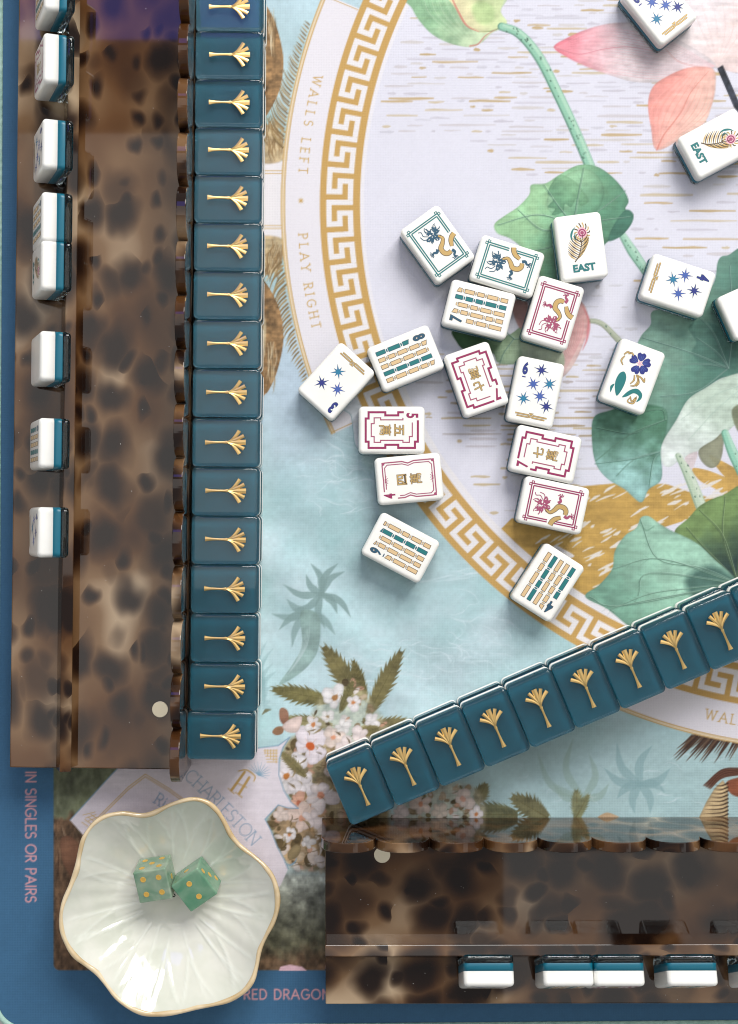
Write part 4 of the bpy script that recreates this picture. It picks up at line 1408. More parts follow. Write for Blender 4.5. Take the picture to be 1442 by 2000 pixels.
def design_dots(n, spots):
    out = [numeral(str(n), -6.6, 9.7, 5.6, 'p_navy', 'p_deep', n in (6, 9))]
    for x, y, r, c in spots:
        out.append(star(x, y, math.radians(r), c))
    out.append(deco_bars())
    return out


def design_bams(n, teals):
    rr = random.Random(n)
    out = [numeral(str(n), -6.5, 9.0, 5.6, 'p_deep', 'p_dark_shade', n in (6, 9))]
    for c in range(5):
        x = -6.4 + 3.2 * c
        top = 4.2 if c == 0 else 11.6
        y = -11.6
        mb = MB()
        w = 0.82
        first = True
        while y < top - 0.6:
            l = min(rr.choice([3.0, 4.2, 5.4, 4.6]), top - y)
            slant = 0.8 if (top - (y + l)) < 0.3 and rr.random() < .6 else 0.0
            for z, g, mi in ((ZF + 0.03, 0.20, 1), (ZF + 0.055, -0.04, 0)):  # dark rim pass stands in for shade inside the cut
                ww, a, b = w + g, y - g, y + l + g
                mb.poly([(x - ww, a), (x + ww, a), (x + ww, b - slant), (x - ww, b)], z, mi)
            y += l + 0.5
            if y < top - 0.8:
                for z, g, mi in ((ZF + 0.03, 0.14, 1), (ZF + 0.055, 0.0, 0)):
                    mb.poly([(x + (0.72 + g) * math.cos(t), y + 0.30 + (0.24 + g) * math.sin(t)) for t in np.linspace(0, 2 * math.pi, 9)[:-1]], z, mi)
                y += 0.60 + 0.5
        out.append(piece("bamboo_stalk", mb, ('p_teal', 'p_deep') if c in teals else ('p_bar', 'p_dark_shade')))
    return out


def design_dragon(main, thin, flip):
    s = -1 if flip else 1
    out = []
    mb = MB()
    X0, Y0 = 7.9, 11.3
    gap = (-2.0, 1.4)     # the body leaves the frame here
    for d in (0.0, 0.95):
        x, y = X0 - d, Y0 - d
        e = 0.9 if d == 0 else 0.0
        for sy in (-1, 1):
            mb.ribbon([(-x - (0.95 - d) * 0 , sy * y), (x, sy * y)], 0.56, ZF + 0.04 + d * .004, 0)
        mb.ribbon([(s * x, -y), (s * x, y)], 0.56, ZF + 0.045 + d * .004, 0)
        mb.ribbon([(-s * x, -y), (-s * x, gap[0])], 0.56, ZF + 0.045 + d * .004, 0)
        mb.ribbon([(-s * x, gap[1]), (-s * x, y)], 0.56, ZF + 0.045 + d * .004, 0)
    for sx in (-1, 1):
        for sy in (-1, 1):
            for ox, oy in ((0.55, -0.4), (-0.4, 0.55)):
                cx_, cy_ = sx * (X0 + ox), sy * (Y0 + oy)
                mb.ribbon([(cx_ - .5, cy_ - .5), (cx_ + .5, cy_ - .5), (cx_ + .5, cy_ + .5), (cx_ - .5, cy_ + .5)], 0.36, ZF + 0.06, 0, True)
    out.append(piece("frame", mb, (main,)))
    # curling body
    mb = MB()
    def smo(p, n=7):
        return smooth_open([(s * a, b) for a, b in p], n)
    p1 = smo([(-2.4, 3.0), (-3.4, 0.9), (-2.0, -0.9), (-0.1, -2.4), (-0.1, -4.8), (-1.5, -6.1), (-3.2, -6.0)])
    p2 = smo([(-4.7, -4.4), (-5.8, -2.2), (-7.2, -0.9), (-8.9, -0.3)])
    for P, ws in ((p1, (0.6, 1.1, 1.6, 1.9, 1.9, 1.8, 1.5)), (p2, (1.2, 1.8, 1.9, 1.9))):
        wv = np.interp(np.linspace(0, 1, len(P)), np.linspace(0, 1, len(ws)), ws)
        mb.ribbon(P, wv + 0.5, ZF + 0.065, 1)  # wider dark ribbon beneath, groove shade put into the colour
        mb.ribbon(P, wv, ZF + 0.085, 0)
    out.append(piece("dragon_body", mb, ('p_gold', 'p_dark_shade')))
    # head with mane and whiskers, and clawed legs
    rr = random.Random(4)
    mb = MB()
    hx, hy = -0.9, 4.6
    for k in range(40):
        a = rr.uniform(0, 6.28)
        r0 = rr.uniform(0.1, 1.7)
        x, y = hx + r0 * math.cos(a) * 1.25, hy + r0 * math.sin(a)
        P = [(x, y)]
        for _ in range(4):
            a += rr.uniform(-1.0, 1.0)
            x += 0.75 * math.cos(a); y += 0.7 * math.sin(a)
            P.append((x, y))
        mb.ribbon(smo(P, 3), rr.uniform(0.34, 0.62), ZF + 0.04 + k * .0006, 0)
    for P in ([(1.6, 5.2), (3.2, 6.6), (3.0, 8.4), (4.2, 9.2)], [(0.8, 6.4), (1.4, 8.2), (0.6, 9.4)], [(-2.4, 6.2), (-3.2, 8.0), (-4.4, 8.2)], [(2.2, 4.2), (4.0, 5.0), (4.6, 7.0)]):
        mb.ribbon(smo(P, 5), 0.36, ZF + 0.062, 0)
    out.append(piece("dragon_head", mb, (thin,)))
    for lx, ly, ang in ((-3.6, -8.4, -75), (3.9, -2.6, -5)):
        mb = MB()
        a = math.radians(ang)
        ca, sa = math.cos(a), math.sin(a)
        T = lambda u, v: (lx + u * ca - v * sa, ly + u * sa + v * ca)
        P = smo([T(-2.6, 0.5), T(-1.4, -0.4), T(-0.2, 0.3), T(0.6, 0)], 4)
        mb.ribbon(P, np.linspace(1.5, 0.7, len(P)), ZF + 0.045, 0)
        for d in (-65, -25, 20, 60):
            b = math.radians(d)
            q = smo([T(0.4, 0), T(0.4 + 1.0 * math.cos(b), 1.0 * math.sin(b)), T(0.4 + 1.5 * math.cos(b + .4), 1.5 * math.sin(b + .4))], 3)
            mb.ribbon(q, 0.4, ZF + 0.05, 0)
        out.append(piece("dragon_leg", mb, (thin,)))
    return out


def design_crak(n, han, fancy):
    out = []
    if fancy:
        # stepped deco frame, interrupted by the numeral at the top left
        pts = [(-4.4, 11.7), (5.2, 11.7), (5.2, 10.4), (8.0, 10.4), (8.0, 2.9), (6.6, 2.9), (6.6, -2.9), (8.0, -2.9), (8.0, -10.4), (5.2, -10.4), (5.2, -11.7), (-5.2, -11.7), (-5.2, -10.4), (-8.0, -10.4), (-8.0, -2.9), (-6.6, -2.9), (-6.6, 2.9), (-8.0, 2.9), (-8.0, 5.4)]
        mb = MB()
        mb.ribbon(pts, 0.95, ZF + 0.04, 0)
        out.append(piece("frame", mb, ('p_mag',)))
        mb = MB()
        ip = [(-3.4, 9.2), (2.9, 9.2), (2.9, 7.9), (5.5, 7.9), (5.5, 5.0), (4.6, 5.0), (4.6, -5.0), (5.5, -5.0), (5.5, -7.9), (2.9, -7.9), (2.9, -9.2), (-2.9, -9.2), (-2.9, -7.9), (-5.5, -7.9), (-5.5, -5.0), (-4.6, -5.0), (-4.6, 5.0), (-5.5, 5.0)]
        mb.ribbon(ip, 0.5, ZF + 0.04, 0)
        out.append(piece("inner_frame", mb, ('p_rose',)))
        mb = MB()
        put_text(mb, str(n), -6.5, 9.2, 5.4, 0, None, 0.034, 0.7)
        out.append(piece("numeral", mb, ('p_mag',)))
    else:
        mb = MB()
        for d, w in ((0.0, 0.55), (1.05, 0.42)):
            x, y = 8.1 - d, 11.6 - d
            P = [(-x + 3.2, y), (-2.2, y), (0, y - 0.1), (2.2, y), (x - 1.2, y), (x, y - 1.2), (x, 2.6), (x - .5, 1.2), (x - .9, 0), (x - .5, -1.2), (x, -2.6), (x, -y + 1.2), (x - 1.2, -y), (-x + 1.2, -y), (-x, -y + 1.2), (-x, -2.6), (-x + .5, -1.2), (-x + .9, 0), (-x + .5, 1.2), (-x, 2.6), (-x, y - 5.8)]
            mb.ribbon(P, w, ZF + 0.04 + d * .004, 0)
        for sx, sy in ((1, 1), (1, -1), (-1, -1)):
            mb.poly([(sx * 8.3 + a, sy * 11.8 + b) for a, b in ((-sx * 1.5, 0), (0, 0), (0, -sy * 1.5), (-sx * 1.2, -sy * 1.2))][::(1 if sx * sy < 0 else -1)], ZF + 0.05, 0)
        for sy in (-1, 1):
            for k in range(5):
                a = math.radians(-60 + 30 * k)
                mb.ribbon([(0.5 * math.sin(a), sy * 10.9), (2.4 * math.sin(a), sy * (10.9 - 1.5 * math.cos(a)))], 0.26, ZF + 0.045, 0)
        out.append(piece("frame", mb, ('p_rose',)))
        mb = MB()
        put_text(mb, str(n), -6.9, 9.4, 5.2, 0, None, 0.034, 0.64)
        out.append(piece("numeral", mb, ('p_mag',)))
    mb = MB()
    put_text(mb, han, 0, 3.3, 4.3, 0, 1, 0.010, 1.05, 0.034)
    out.append(piece("number_character", mb, ('p_gold', 'p_dark_shade')))
    mb = MB()
    put_text(mb, "\u842c", 0, -3.0, 5.2, 0, 1, 0.004, 0.95, 0.028)
    out.append(piece("suit_character", mb, ('p_gold', 'p_dark_shade')))
    return out


def design_east():
    out = []
    mb = MB()
    put_text(mb, "EAST", 0.2, -9.4, 3.4, 0, 1, 0.034, 1.02, 0.02)
    out.append(piece("lettering", mb, ('p_teal', 'p_deep')))
    mb = MB()
    spine = smooth_open([(-3.6, -6.4), (-1.6, -4.0), (-0.2, -0.5), (0.8, 3.2), (1.6, 6.0)], 8)
    mb.ribbon(spine, np.linspace(0.5, 0.3, len(spine)), ZF + 0.07, 1)
    n = len(spine)
    for i in range(3, n - 8, 2):
        p = spine[i]
        for s in (-1, 1):
            l = 1.6 + 3.2 * math.sin(math.pi * min(i / (n - 10), 1) * 0.75 + 0.35)
            q = smooth_open([p, (p[0] + s * l * .55, p[1] + l * .42), (p[0] + s * l * .95, p[1] + l * .95)], 3)
            mb.ribbon(q, np.interp(np.linspace(0, 1, len(q)), [0, .5, 1], [.26, .62, .14]), ZF + 0.04 + i * .0006, int((i // 2) % 2 == 0))
    out.append(piece("feather", mb, ('p_gold', 'p_dark_shade')))
    mb = MB()
    cx_, cy_ = 1.2, 6.2
    for k in range(13):
        a = math.radians(-60 + k * 25)
        P = [(cx_ + 2.2 * math.cos(a), cy_ + 2.0 * math.sin(a)), (cx_ + 3.2 * math.cos(a + .15), cy_ + 3.6 * math.sin(a + .15)), (cx_ + 3.5 * math.cos(a + .3), cy_ + 4.6 * math.sin(a + .3))]
        mb.ribbon(smooth_open(P, 3), 0.5, ZF + 0.04 + k * .0006, int(k % 2 == 0))
    out.append(piece("feather_tip", mb, ('p_gold', 'p_dark_shade')))
    mb = MB()
    circ = lambda r, ry=1.0: [(cx_ + r * math.cos(t), cy_ + r * ry * math.sin(t)) for t in np.linspace(0, 2 * math.pi, 21)[:-1]]
    mb.poly(circ(2.1, 1.2), ZF + 0.06, 1)
    mb.ribbon(circ(1.45), 0.55, ZF + 0.07, 0, True)
    mb.poly(circ(0.8), ZF + 0.08, 2)
    out.append(piece("feather_eye", mb, ('p_mag', 'p_pink', 'p_rose')))
    mb = MB()
    P = smooth_open([(-3.4, 2.6), (-3.9, 5.0), (-3.0, 7.6), (-1.6, 9.0)], 5)
    mb.ribbon(P, np.interp(np.linspace(0, 1, len(P)), [0, .5, 1], [.3, 1.0, .2]), ZF + 0.05, 0)
    P = smooth_open([(-1.9, 2.6), (-2.4, 4.6), (-1.8, 6.6)], 5)
    mb.ribbon(P, np.interp(np.linspace(0, 1, len(P)), [0, .5, 1], [.2, .8, .2]), ZF + 0.05, 0)
    out.append(piece("feather_barb", mb, ('p_teal',)))
    return out


def blob(mb, pts, z, mi, n=5):
    mb.poly([tuple(p) for p in smooth_closed(pts, n)], z, mi)


def design_flower():
    out = []
    fx, fy = 0.9, 6.4
    for k, a in enumerate((95, 25, -40, -105, 165)):
        mb = MB()
        a = math.radians(a)
        ca, sa = math.cos(a), math.sin(a)
        T = lambda u, v: (fx + u * ca - v * sa, fy + u * sa + v * ca)
        blob(mb, [T(1.1, 0), T(2.2, 1.5), T(4.0, 2.0), T(4.9, 1.0), T(4.5, 0.2), T(5.0, -.9), T(4.0, -2.0), T(2.2, -1.4)], ZF + 0.04, 0)
        for v in (-0.9, 0, 0.9):
            mb.ribbon([T(1.6, v * .5), T(3.6, v)], 0.2, ZF + 0.055, 1)
        out.append(piece("petal", mb, ('p_navy', 'p_peri')))
    mb = MB()
    for k in range(6):
        a = k * math.pi / 3
        mb.ribbon([(fx, fy), (fx + 1.5 * math.cos(a), fy + 1.5 * math.sin(a))], 0.45, ZF + 0.065 + k * .001, 0)
    out.append(piece("flower_centre", mb, ('p_pink',)))
    for pts in ([(-5.2, -9.0), (-6.6, -5.0), (-6.2, -1.0), (-4.4, 0.6), (-2.6, -1.6), (-2.4, -6.0), (-3.6, -10.6)], [(-1.4, -10.4), (0.6, -6.6), (3.6, -4.6), (6.4, -5.8), (7.0, -8.2), (5.4, -10.4), (5.6, -7.6), (3.0, -7.0), (0.6, -9.4)], [(-7.0, -10.2), (-8.0, -7.6), (-6.6, -6.0), (-6.8, -8.2)]):
        mb = MB()
        blob(mb, pts, ZF + 0.04, 0)
        out.append(piece("leaf", mb, ('p_teal',)))
    mb = MB()
    for P in ([(1.2, 1.2), (2.8, -1.0), (2.2, -3.6), (0.4, -4.4)], [(1.2, 1.2), (3.8, 0.6), (5.6, -0.6), (5.2, 1.2)], [(0.4, 0.8), (1.0, -1.4), (0.0, -3.6)], [(2.0, 1.0), (3.4, -1.8), (2.8, -3.8)], [(-6.6, 7.4), (-7.4, 5.0), (-6.0, 3.2)], [(-5.4, 8.8), (-4.0, 9.6), (-2.8, 8.6)], [(-7.2, 7.8), (-6.0, 9.4), (-4.4, 9.4)], [(2.0, -8.8), (3.4, -10.8), (4.6, -8.6), (4.2, -11.4), (1.6, -11.4), (2.2, -9.2)]):
        q = smooth_open(P, 5)
        mb.ribbon(q, np.interp(np.linspace(0, 1, len(q)), [0, .5, 1], [.35, .7, .25]) + .2, ZF + 0.06, 1)  # dark margin painted as shade of the engraved line
        mb.ribbon(q, np.interp(np.linspace(0, 1, len(q)), [0, .5, 1], [.3, .6, .2]), ZF + 0.075, 0)
    out.append(piece("gilt_tendrils", mb, ('p_gold', 'p_dark_shade')))
    return out


DOT3 = [(-2.8, 2.2, 25, 'p_peri'), (4.4, 4.8, 62, 'p_navy'), (2.2, -3.8, 48, 'p_aqua')]
DOT4 = [(-1.8, -3.0, 30, 'p_aqua'), (-5.2, 1.6, 10, 'p_peri'), (3.6, 1.2, 20, 'p_peri'), (0.2, 7.6, 5, 'p_navy')]
DOT6 = [(0.6, 10.2, 80, 'p_navy'), (5.3, 4.8, 40, 'p_aqua'), (-1.8, 3.4, 35, 'p_peri'), (-4.8, -3.8, 80, 'p_aqua'), (2.2, -1.4, 82, 'p_peri'), (5.9, -5.4, 80, 'p_navy')]
_cache = {}


def design(key):
    if key not in _cache:
        _cache[key] = {
            'dots3': lambda: design_dots(3, DOT3), 'dots4': lambda: design_dots(4, DOT4), 'dots6': lambda: design_dots(6, DOT6),
            'bam4': lambda: design_bams(4, (0, 3)), 'bam7': lambda: design_bams(7, (3,)), 'bam8': lambda: design_bams(8, (0, 3)), 'bam9': lambda: design_bams(9, (3,)),
            'gdragon': lambda: design_dragon('p_teal', 'p_deep', True), 'rdragon': lambda: design_dragon('p_mag', 'p_rose', False),
            'crak4': lambda: design_crak(4, "\u56db", False), 'crak5': lambda: design_crak(5, "\u4e94", True), 'crak7': lambda: design_crak(7, "\u4e03", True),
            'east': design_east, 'flower': design_flower, 'blank': lambda: [],
        }[key]()
    return _cache[key]


rj = random.Random(99)


def make_tile(matrix, key, label, group, emblem):
    e = bpy.data.objects.new("mahjong_tile", None)
    e.empty_display_size = 0.005
    COL.objects.link(e)
    e.matrix_world = matrix
    tag(e, label, "mahjong tile", group)
    link("face_layer", ME_WHITE, e)
    link("middle_layer", ME_TEAL, e)
    link("clear_layer", ME_CLEAR, e)
    if emblem:
        o = link("palm_emblem", ME_PALM, e, (rj.uniform(-.22, .22), rj.uniform(-.3, .3), 0))
        o.rotation_euler = (0, 0, math.radians(rj.uniform(-1.1, 1.1)))
    for nm, me in design(key):
        link(nm, me, e)
    return e


def frame(xa, ya, za, org):
    m = Matrix.Identity(4)
    for i, a in enumerate((xa, ya, za)):
        for j in range(3):
            m[j][i] = a[j]
    for j in range(3):
        m[j][3] = org[j] * MM
    return m


# ------------------------------------------------------------------ tiles lying face up
G_UP = "mahjong tiles lying face up on the mat"
FACE_UP = [
    (855, 477, (-72, -100), 'gdragon', "green dragon tile tilted highest and leftmost, beside the pale empty print"),
    (991, 520, (-.954, -.299), 'gdragon', "green dragon tile lying sideways between the other green dragon and an east tile"),
    (1135.5, 482, (-.13, -.99), 'east', "upright ivory tile with peacock feather and EAST over a green lotus leaf"),
    (936, 604, (-.97, -.24), 'bam7', "seven of bamboo tile lying sideways below the green dragon"),
    (1081, 611, (-.287, .958), 'rdragon', "upside down red dragon tile beside the seven of bamboo"),
    (657, 745, (-.67, .74), 'dots3', "three star tile overlapping the meander ring, leftmost of the loose tiles"),
    (792.7, 699.5, (.927, -.375), 'bam8', "eight of bamboo tile lying sideways touching the three star tile"),
    (931, 741, (.33, .945), 'crak7', "upside down seven character tile with stepped magenta frame, left of the six stars"),
    (1046.5, 766, (.2, -.98), 'dots6', "upright six star tile in the middle of the loose tiles"),
    (1325, 557, (.95, .31), 'dots4', "four star tile lying sideways at the right over a dark green leaf"),
    (1236.5, 735, (44, -118.5), 'flower', "flower tile with navy petals and teal leaves by the big lotus leaf"),
    (765.5, 840, (1, 0), 'crak5', "five character tile with stepped magenta frame lying sideways below the eight of bamboo"),
    (799.5, 935.5, (-.995, .09), 'crak4', "four character tile with thin fan frame lying sideways below the five"),
    (782.5, 1070, (-.883, -.47), 'bam9', "nine of bamboo tile alone on the pale blue print"),
    (1070.5, 1138, (-.54, .84), 'bam4', "four of bamboo tile lowest of the loose tiles, on the meander ring"),
    (1066, 887, (-.978, -.21), 'crak7', "seven character tile lying sideways below the six star tile"),
    (1081, 987, (-.978, -.205), 'rdragon', "red dragon tile lying sideways on the gold printed rock"),
    (1289, 11, (-.62, -.78), 'dots6', "star tile cut by the top edge, over the pink petal"),
    (1401.5, 280, (.88, -.47), 'east', "tilted EAST tile at the right edge under the dark printed bar"),
    (1478, 598, (.91, -.41), 'blank', "ivory tile mostly cut off by the right edge beside the four star tile"),
]
for px, py, up, key, label in FACE_UP:
    x, y = W(px, py, TT)
    l = math.hypot(*up)
    ux, uy = up[0] / l, -up[1] / l
    make_tile(frame((uy, -ux, 0), (ux, uy, 0), (0, 0, 1), (x, y, 0.02)), key, label, G_UP, False)

# ------------------------------------------------------------------ the two walls of face-down tiles
ORD = ["first", "second", "third", "fourth", "fifth", "sixth", "seventh", "eighth", "ninth", "tenth", "eleventh", "twelfth", "thirteenth", "fourteenth", "fifteenth", "sixteenth"]
G_W1, G_W2 = "blue tile wall along the left rack", "slanting blue tile wall"


def face_down(x, y, up, z0, label, group, emblem):
    ux, uy = up
    # back up: local z points down, local y along the emblem
    make_tile(frame((-uy, ux, 0), (ux, uy, 0), (0, 0, -1), (x, y, z0 + TT)), 'blank', label, group, emblem)


edges = [-34, 60, 152, 247, 340, 433.5, 527.5, 622.5, 718.5, 815, 912, 1007, 1102, 1198, 1294, 1390, 1484]
rw = random.Random(12)
for i in range(16):
    yc = (edges[i] + edges[i + 1]) / 2
    xc = 448 - 0.0083 * (yc - 106) - (5 if i == 15 else 0)
    x, y = W(xc, yc, 2 * TT)
    k = 16 - i
    for lay in (1, 0):
        a = math.radians(-0.5 + rw.uniform(-0.25, 0.25))
        dx = 0.0 if lay else rw.uniform(0.0, 0.6)
        nm = ("blue backed tile on top of the left wall, " if lay else "lower left wall tile under the ") + ORD[k - 1] + (" from its near end" if lay else " from the near end")
        face_down(x + dx, y + (0 if lay else rw.uniform(-.3, .3)), (math.cos(a), math.sin(a)), 0.02 + lay * (TT + 0.02), nm, G_W1, bool(lay))

d = np.array((88.2, 37.9)); d = d / np.hypot(*d)
upv = (-d[1], d[0])
for k in range(10):
    x, y = W(704.5 + 88.3 * k, 1535 - 37.9 * k, 2 * TT)
    for lay in (1, 0):
        nm = ("blue backed tile on top of the slanting wall, " if lay else "lower slanting wall tile under the ") + ORD[k] + (" from its left end" if lay else " from the left end")
        ox = 0 if lay else rw.uniform(-.3, .3)
        oy = 0 if lay else 0.9 + rw.uniform(-.2, .2)
        tw = math.radians(rw.uniform(-.35, .35))
        uv = (upv[0] * math.cos(tw) - upv[1] * math.sin(tw), upv[0] * math.sin(tw) + upv[1] * math.cos(tw))
        face_down(x + upv[0] * oy + d[0] * ox, y + upv[1] * oy + d[1] * ox, uv, 0.02 + lay * (TT + 0.02), nm, G_W2, bool(lay))

# ------------------------------------------------------------------ tortoiseshell racks
LEAN = math.radians(19)
SHELF = 21.0
BACK_A = 58.2             # where a leaning tile's lower back edge stands
PITCH = 23.15


def build_rack(org, tdir, adir, length, first_lobe, label, magnet, shell='tort'):
    """org: base corner on the wall side; tdir: along the rack; adir: across, towards the player"""
    e = bpy.data.objects.new("tile_rack", None)
    COL.objects.link(e)
    zdir = (0, 0, 1)
    e.matrix_world = frame((*tdir, 0), (*adir, 0), zdir, (*org, 0))
    tag(e, label, "tile rack", "tortoiseshell tile racks")
    flip = (tdir[0] * adir[1] - tdir[1] * adir[0]) < 0

    def build(name, mb, m, bw):
        if flip:
            mb.f = [tuple(reversed(f)) for f in mb.f]
        return bevel(link(name, mb.mesh(name, M[m]), e), bw)
    # tall plate with the scalloped top
    prof = []
    s = first_lobe
    while s < length - 0.5:
        for i in range(25):
            t = -1 + 2 * i / 24
            q = s + (t + 1) / 2 * PITCH
            if 0 <= q <= length:
                prof.append((q, 44.0 + 11.5 * (1 - abs(t) ** 2.4) ** 0.6))
        s += PITCH
    if prof[-1][0] < length - 0.2:
        prof.append((length, prof[-1][1]))
    # remove doubled stations where lobes meet
    cl = [prof[0]]
    for p in prof[1:]:
        if p[0] - cl[-1][0] > 0.05:
            cl.append(p)
    prof = [(0.0, 0.3)] + [(max(p[0], 0.0), p[1]) for p in cl] + [(cl[-1][0], 0.3)]
    n = len(prof)
    mb = MB()
    mb.add([(x, 0, z) for x, z in prof] + [(x, 4.2, z) for x, z in prof],
           [tuple(range(n))] + [tuple(range(2 * n - 1, n - 1, -1))] + [(i, i + n, (i + 1) % n + n, (i + 1) % n) for i in range(n)])
    build("scalloped_plate", mb, shell, 0.35)
    # shelf, outer wall, leaning backrest
    L2 = length - 2.0
    mb = MB(); mb.box(1.6, L2, 4.22, 78.6, SHELF - 5, SHELF)
    build("shelf", mb, shell, 0.5)
    mb = MB(); mb.box(2.5, L2 - 1.5, 72.0, 77.0, 0.3, SHELF - 5.03)
    build("outer_wall", mb, shell, 0.4)
    mb = MB()
    ca, sa = math.cos(LEAN), math.sin(LEAN)
    fb = (BACK_A - 0.12, SHELF + 0.02)
    hgt = 11.0
    ft = (fb[0] - sa * hgt, fb[1] + ca * hgt)
    bb = (fb[0] - 5.0 / ca, SHELF + 0.02)
    bt = (ft[0] - ca * 5.0, ft[1] - sa * 5.0)
    sec = [fb, ft, bt, bb]
    mb.add([(1.4, a, z) for a, z in sec] + [(L2 - 0.4, a, z) for a, z in sec], [(0, 1, 2, 3), (7, 6, 5, 4)] + [(i, i + 4, (i + 1) % 4 + 4, (i + 1) % 4) for i in range(4)])
    build("backrest", mb, shell, 0.4)
    # round magnet let into the shelf
    mb = MB()
    r = 3.6
    ring = [(magnet[0] + r * math.cos(t), magnet[1] + r * math.sin(t)) for t in np.linspace(0, 2 * math.pi, 33)[:-1]]
    mb.add([(x, y, SHELF - 0.5) for x, y in ring] + [(x, y, SHELF + 0.35) for x, y in ring], [tuple(range(31, -1, -1)), tuple(range(32, 64))] + [(i, (i + 1) % 32, (i + 1) % 32 + 32, i + 32) for i in range(32)])
    build("magnet_disc", mb, 'steel', 0.15)
    # specks of dust on the polished shelf
    rd = random.Random(int(length))
    mb = MB()
    for _ in range(46):
        x, y, r_ = rd.uniform(3, L2 - 3), rd.choice([rd.uniform(8, 46), rd.uniform(62, 77)]), rd.uniform(0.05, 0.17)
        q = rd.uniform(0, 3)
        ring = [(x + r_ * math.cos(q + t) * rd.uniform(.5, 1.6), y + r_ * math.sin(q + t)) for t in (0, 1.3, 2.5, 3.8, 5.0)]
        mb.add([(a, b, SHELF + 0.01) for a, b in ring] + [(x, y, SHELF + 0.12)], [(i, (i + 1) % 5, 5) for i in range(5)])
    du = link("dust", mb.mesh("dust", M['dust']), e)
    tag(du, "specks of pale dust on the shelf", kind="stuff")
    return e


def rack_tile(org, tdir, adir, s, key, label, group):
    """tile standing on the shelf, leaning back on the backrest; s: place of its centre along the rack"""
    ca, sa = math.cos(LEAN), math.sin(LEAN)
    A = np.array((*adir, 0.0)); T = np.array((*tdir, 0.0)); Z = np.array((0, 0, 1.0))
    up = -sa * A + ca * Z
    nrm = ca * A + sa * Z
    xa = np.cross(up, nrm)
    base = np.array((*org, 0.0)) + T * s + A * BACK_A + Z * (SHELF + 0.05)
    c = base + up * TL / 2
    make_tile(frame(xa, up, nrm, c), key, label, group, False)


# left rack: near end at the lower left, running up the picture
th = 0.012
tdir = (math.sin(th), math.cos(th)); adir = (-math.cos(th), math.sin(th))
org_l = (-62.7 + (-109.0 - 50) * th, -109.0)
build_rack(org_l, tdir, adir, 380.0, 0.0, "long tortoiseshell rack down the left side of the mat", (28.2, 12.2))
G_RL, G_RB = "tiles standing in the left rack", "tiles standing in the lower rack"
LEFT = [(-24, 'bam7', "ivory tile in the left rack cut by the top edge"),
        (118, 'crak7', "tile with magenta engraving standing in the left rack, second from the top"),
        (285, 'dots6', "star tile standing in the left rack between magenta and bamboo tiles"),
        (428, 'bam9', "bamboo tile in the left rack touching the tile below it"),
        (522, 'east', "tile with magenta eye and blue lettering in the left rack, below the touching bamboo tile"),
        (699, 'blank', "plain blank ivory tile standing in the left rack"),
        (869, 'bam8', "bamboo tile in the left rack, second from the near end"),
        (1043, 'dots4', "star tile standing nearest the lower end of the left rack")]
for py, key, label in LEFT:
    yw = (NY - py) * PX * (CAM_H - 51) / CAM_H
    rack_tile(org_l, tdir, adir, (yw - org_l[1]) / math.cos(th), key, label, G_RL)

# lower rack: left end in view, running off to the right
th2 = 0.002
tdir2 = (math.cos(th2), math.sin(th2)); adir2 = (math.sin(th2), -math.cos(th2))
org_b = (-4.9, -132.8)
build_rack(org_b, tdir2, adir2, 215.0, 0.0, "long tortoiseshell rack along the lower right of the mat", (26.8, 12.4), 'tort_dark')
for px, key, label in ((954.5, 'dots3', "tile standing in the lower rack, leftmost and apart from the others"),
                       (1110, 'bam4', "tile in the lower rack second from the left"),
                       (1209.5, 'crak5', "tile in the lower rack third from the left, touching the second"),
                       (1352, 'bam8', "tile in the lower rack fourth from the left"),
                       (1503, 'crak4', "tile in the lower rack cut by the right edge")):
    xw = (px - NX) * PX * (CAM_H - 51) / CAM_H
    rack_tile(org_b, tdir2, adir2, xw - org_b[0], key, label, G_RB)

# ------------------------------------------------------------------ lotus dish
RIM_Z = 21.0
rim_px = [(860, 240), (740, 272), (620, 330), (540, 345), (430, 330), (330, 345), (250, 395), (190, 480), (160, 580), (140, 680), (100, 790), (60, 890), (45, 980), (55, 1070), (90, 1160), (140, 1230), (200, 1280), (270, 1335), (330, 1410), (390, 1480), (470, 1540), (570, 1580), (680, 1585), (800, 1570), (900, 1545), (1000, 1525), (1100, 1495), (1190, 1440), (1245, 1370), (1270, 1290), (1290, 1190), (1330, 1100), (1375, 1010), (1400, 920), (1400, 830), (1375, 740), (1320, 660), (1250, 600), (1170, 540), (1110, 470), (1070, 390), (1020, 310), (950, 255)]
rim_w = np.array([W(100 + x / 3.135, 1480 + y / 3.135, RIM_Z) for x, y in rim_px])
DC = np.array(W(331, 1768, RIM_Z))


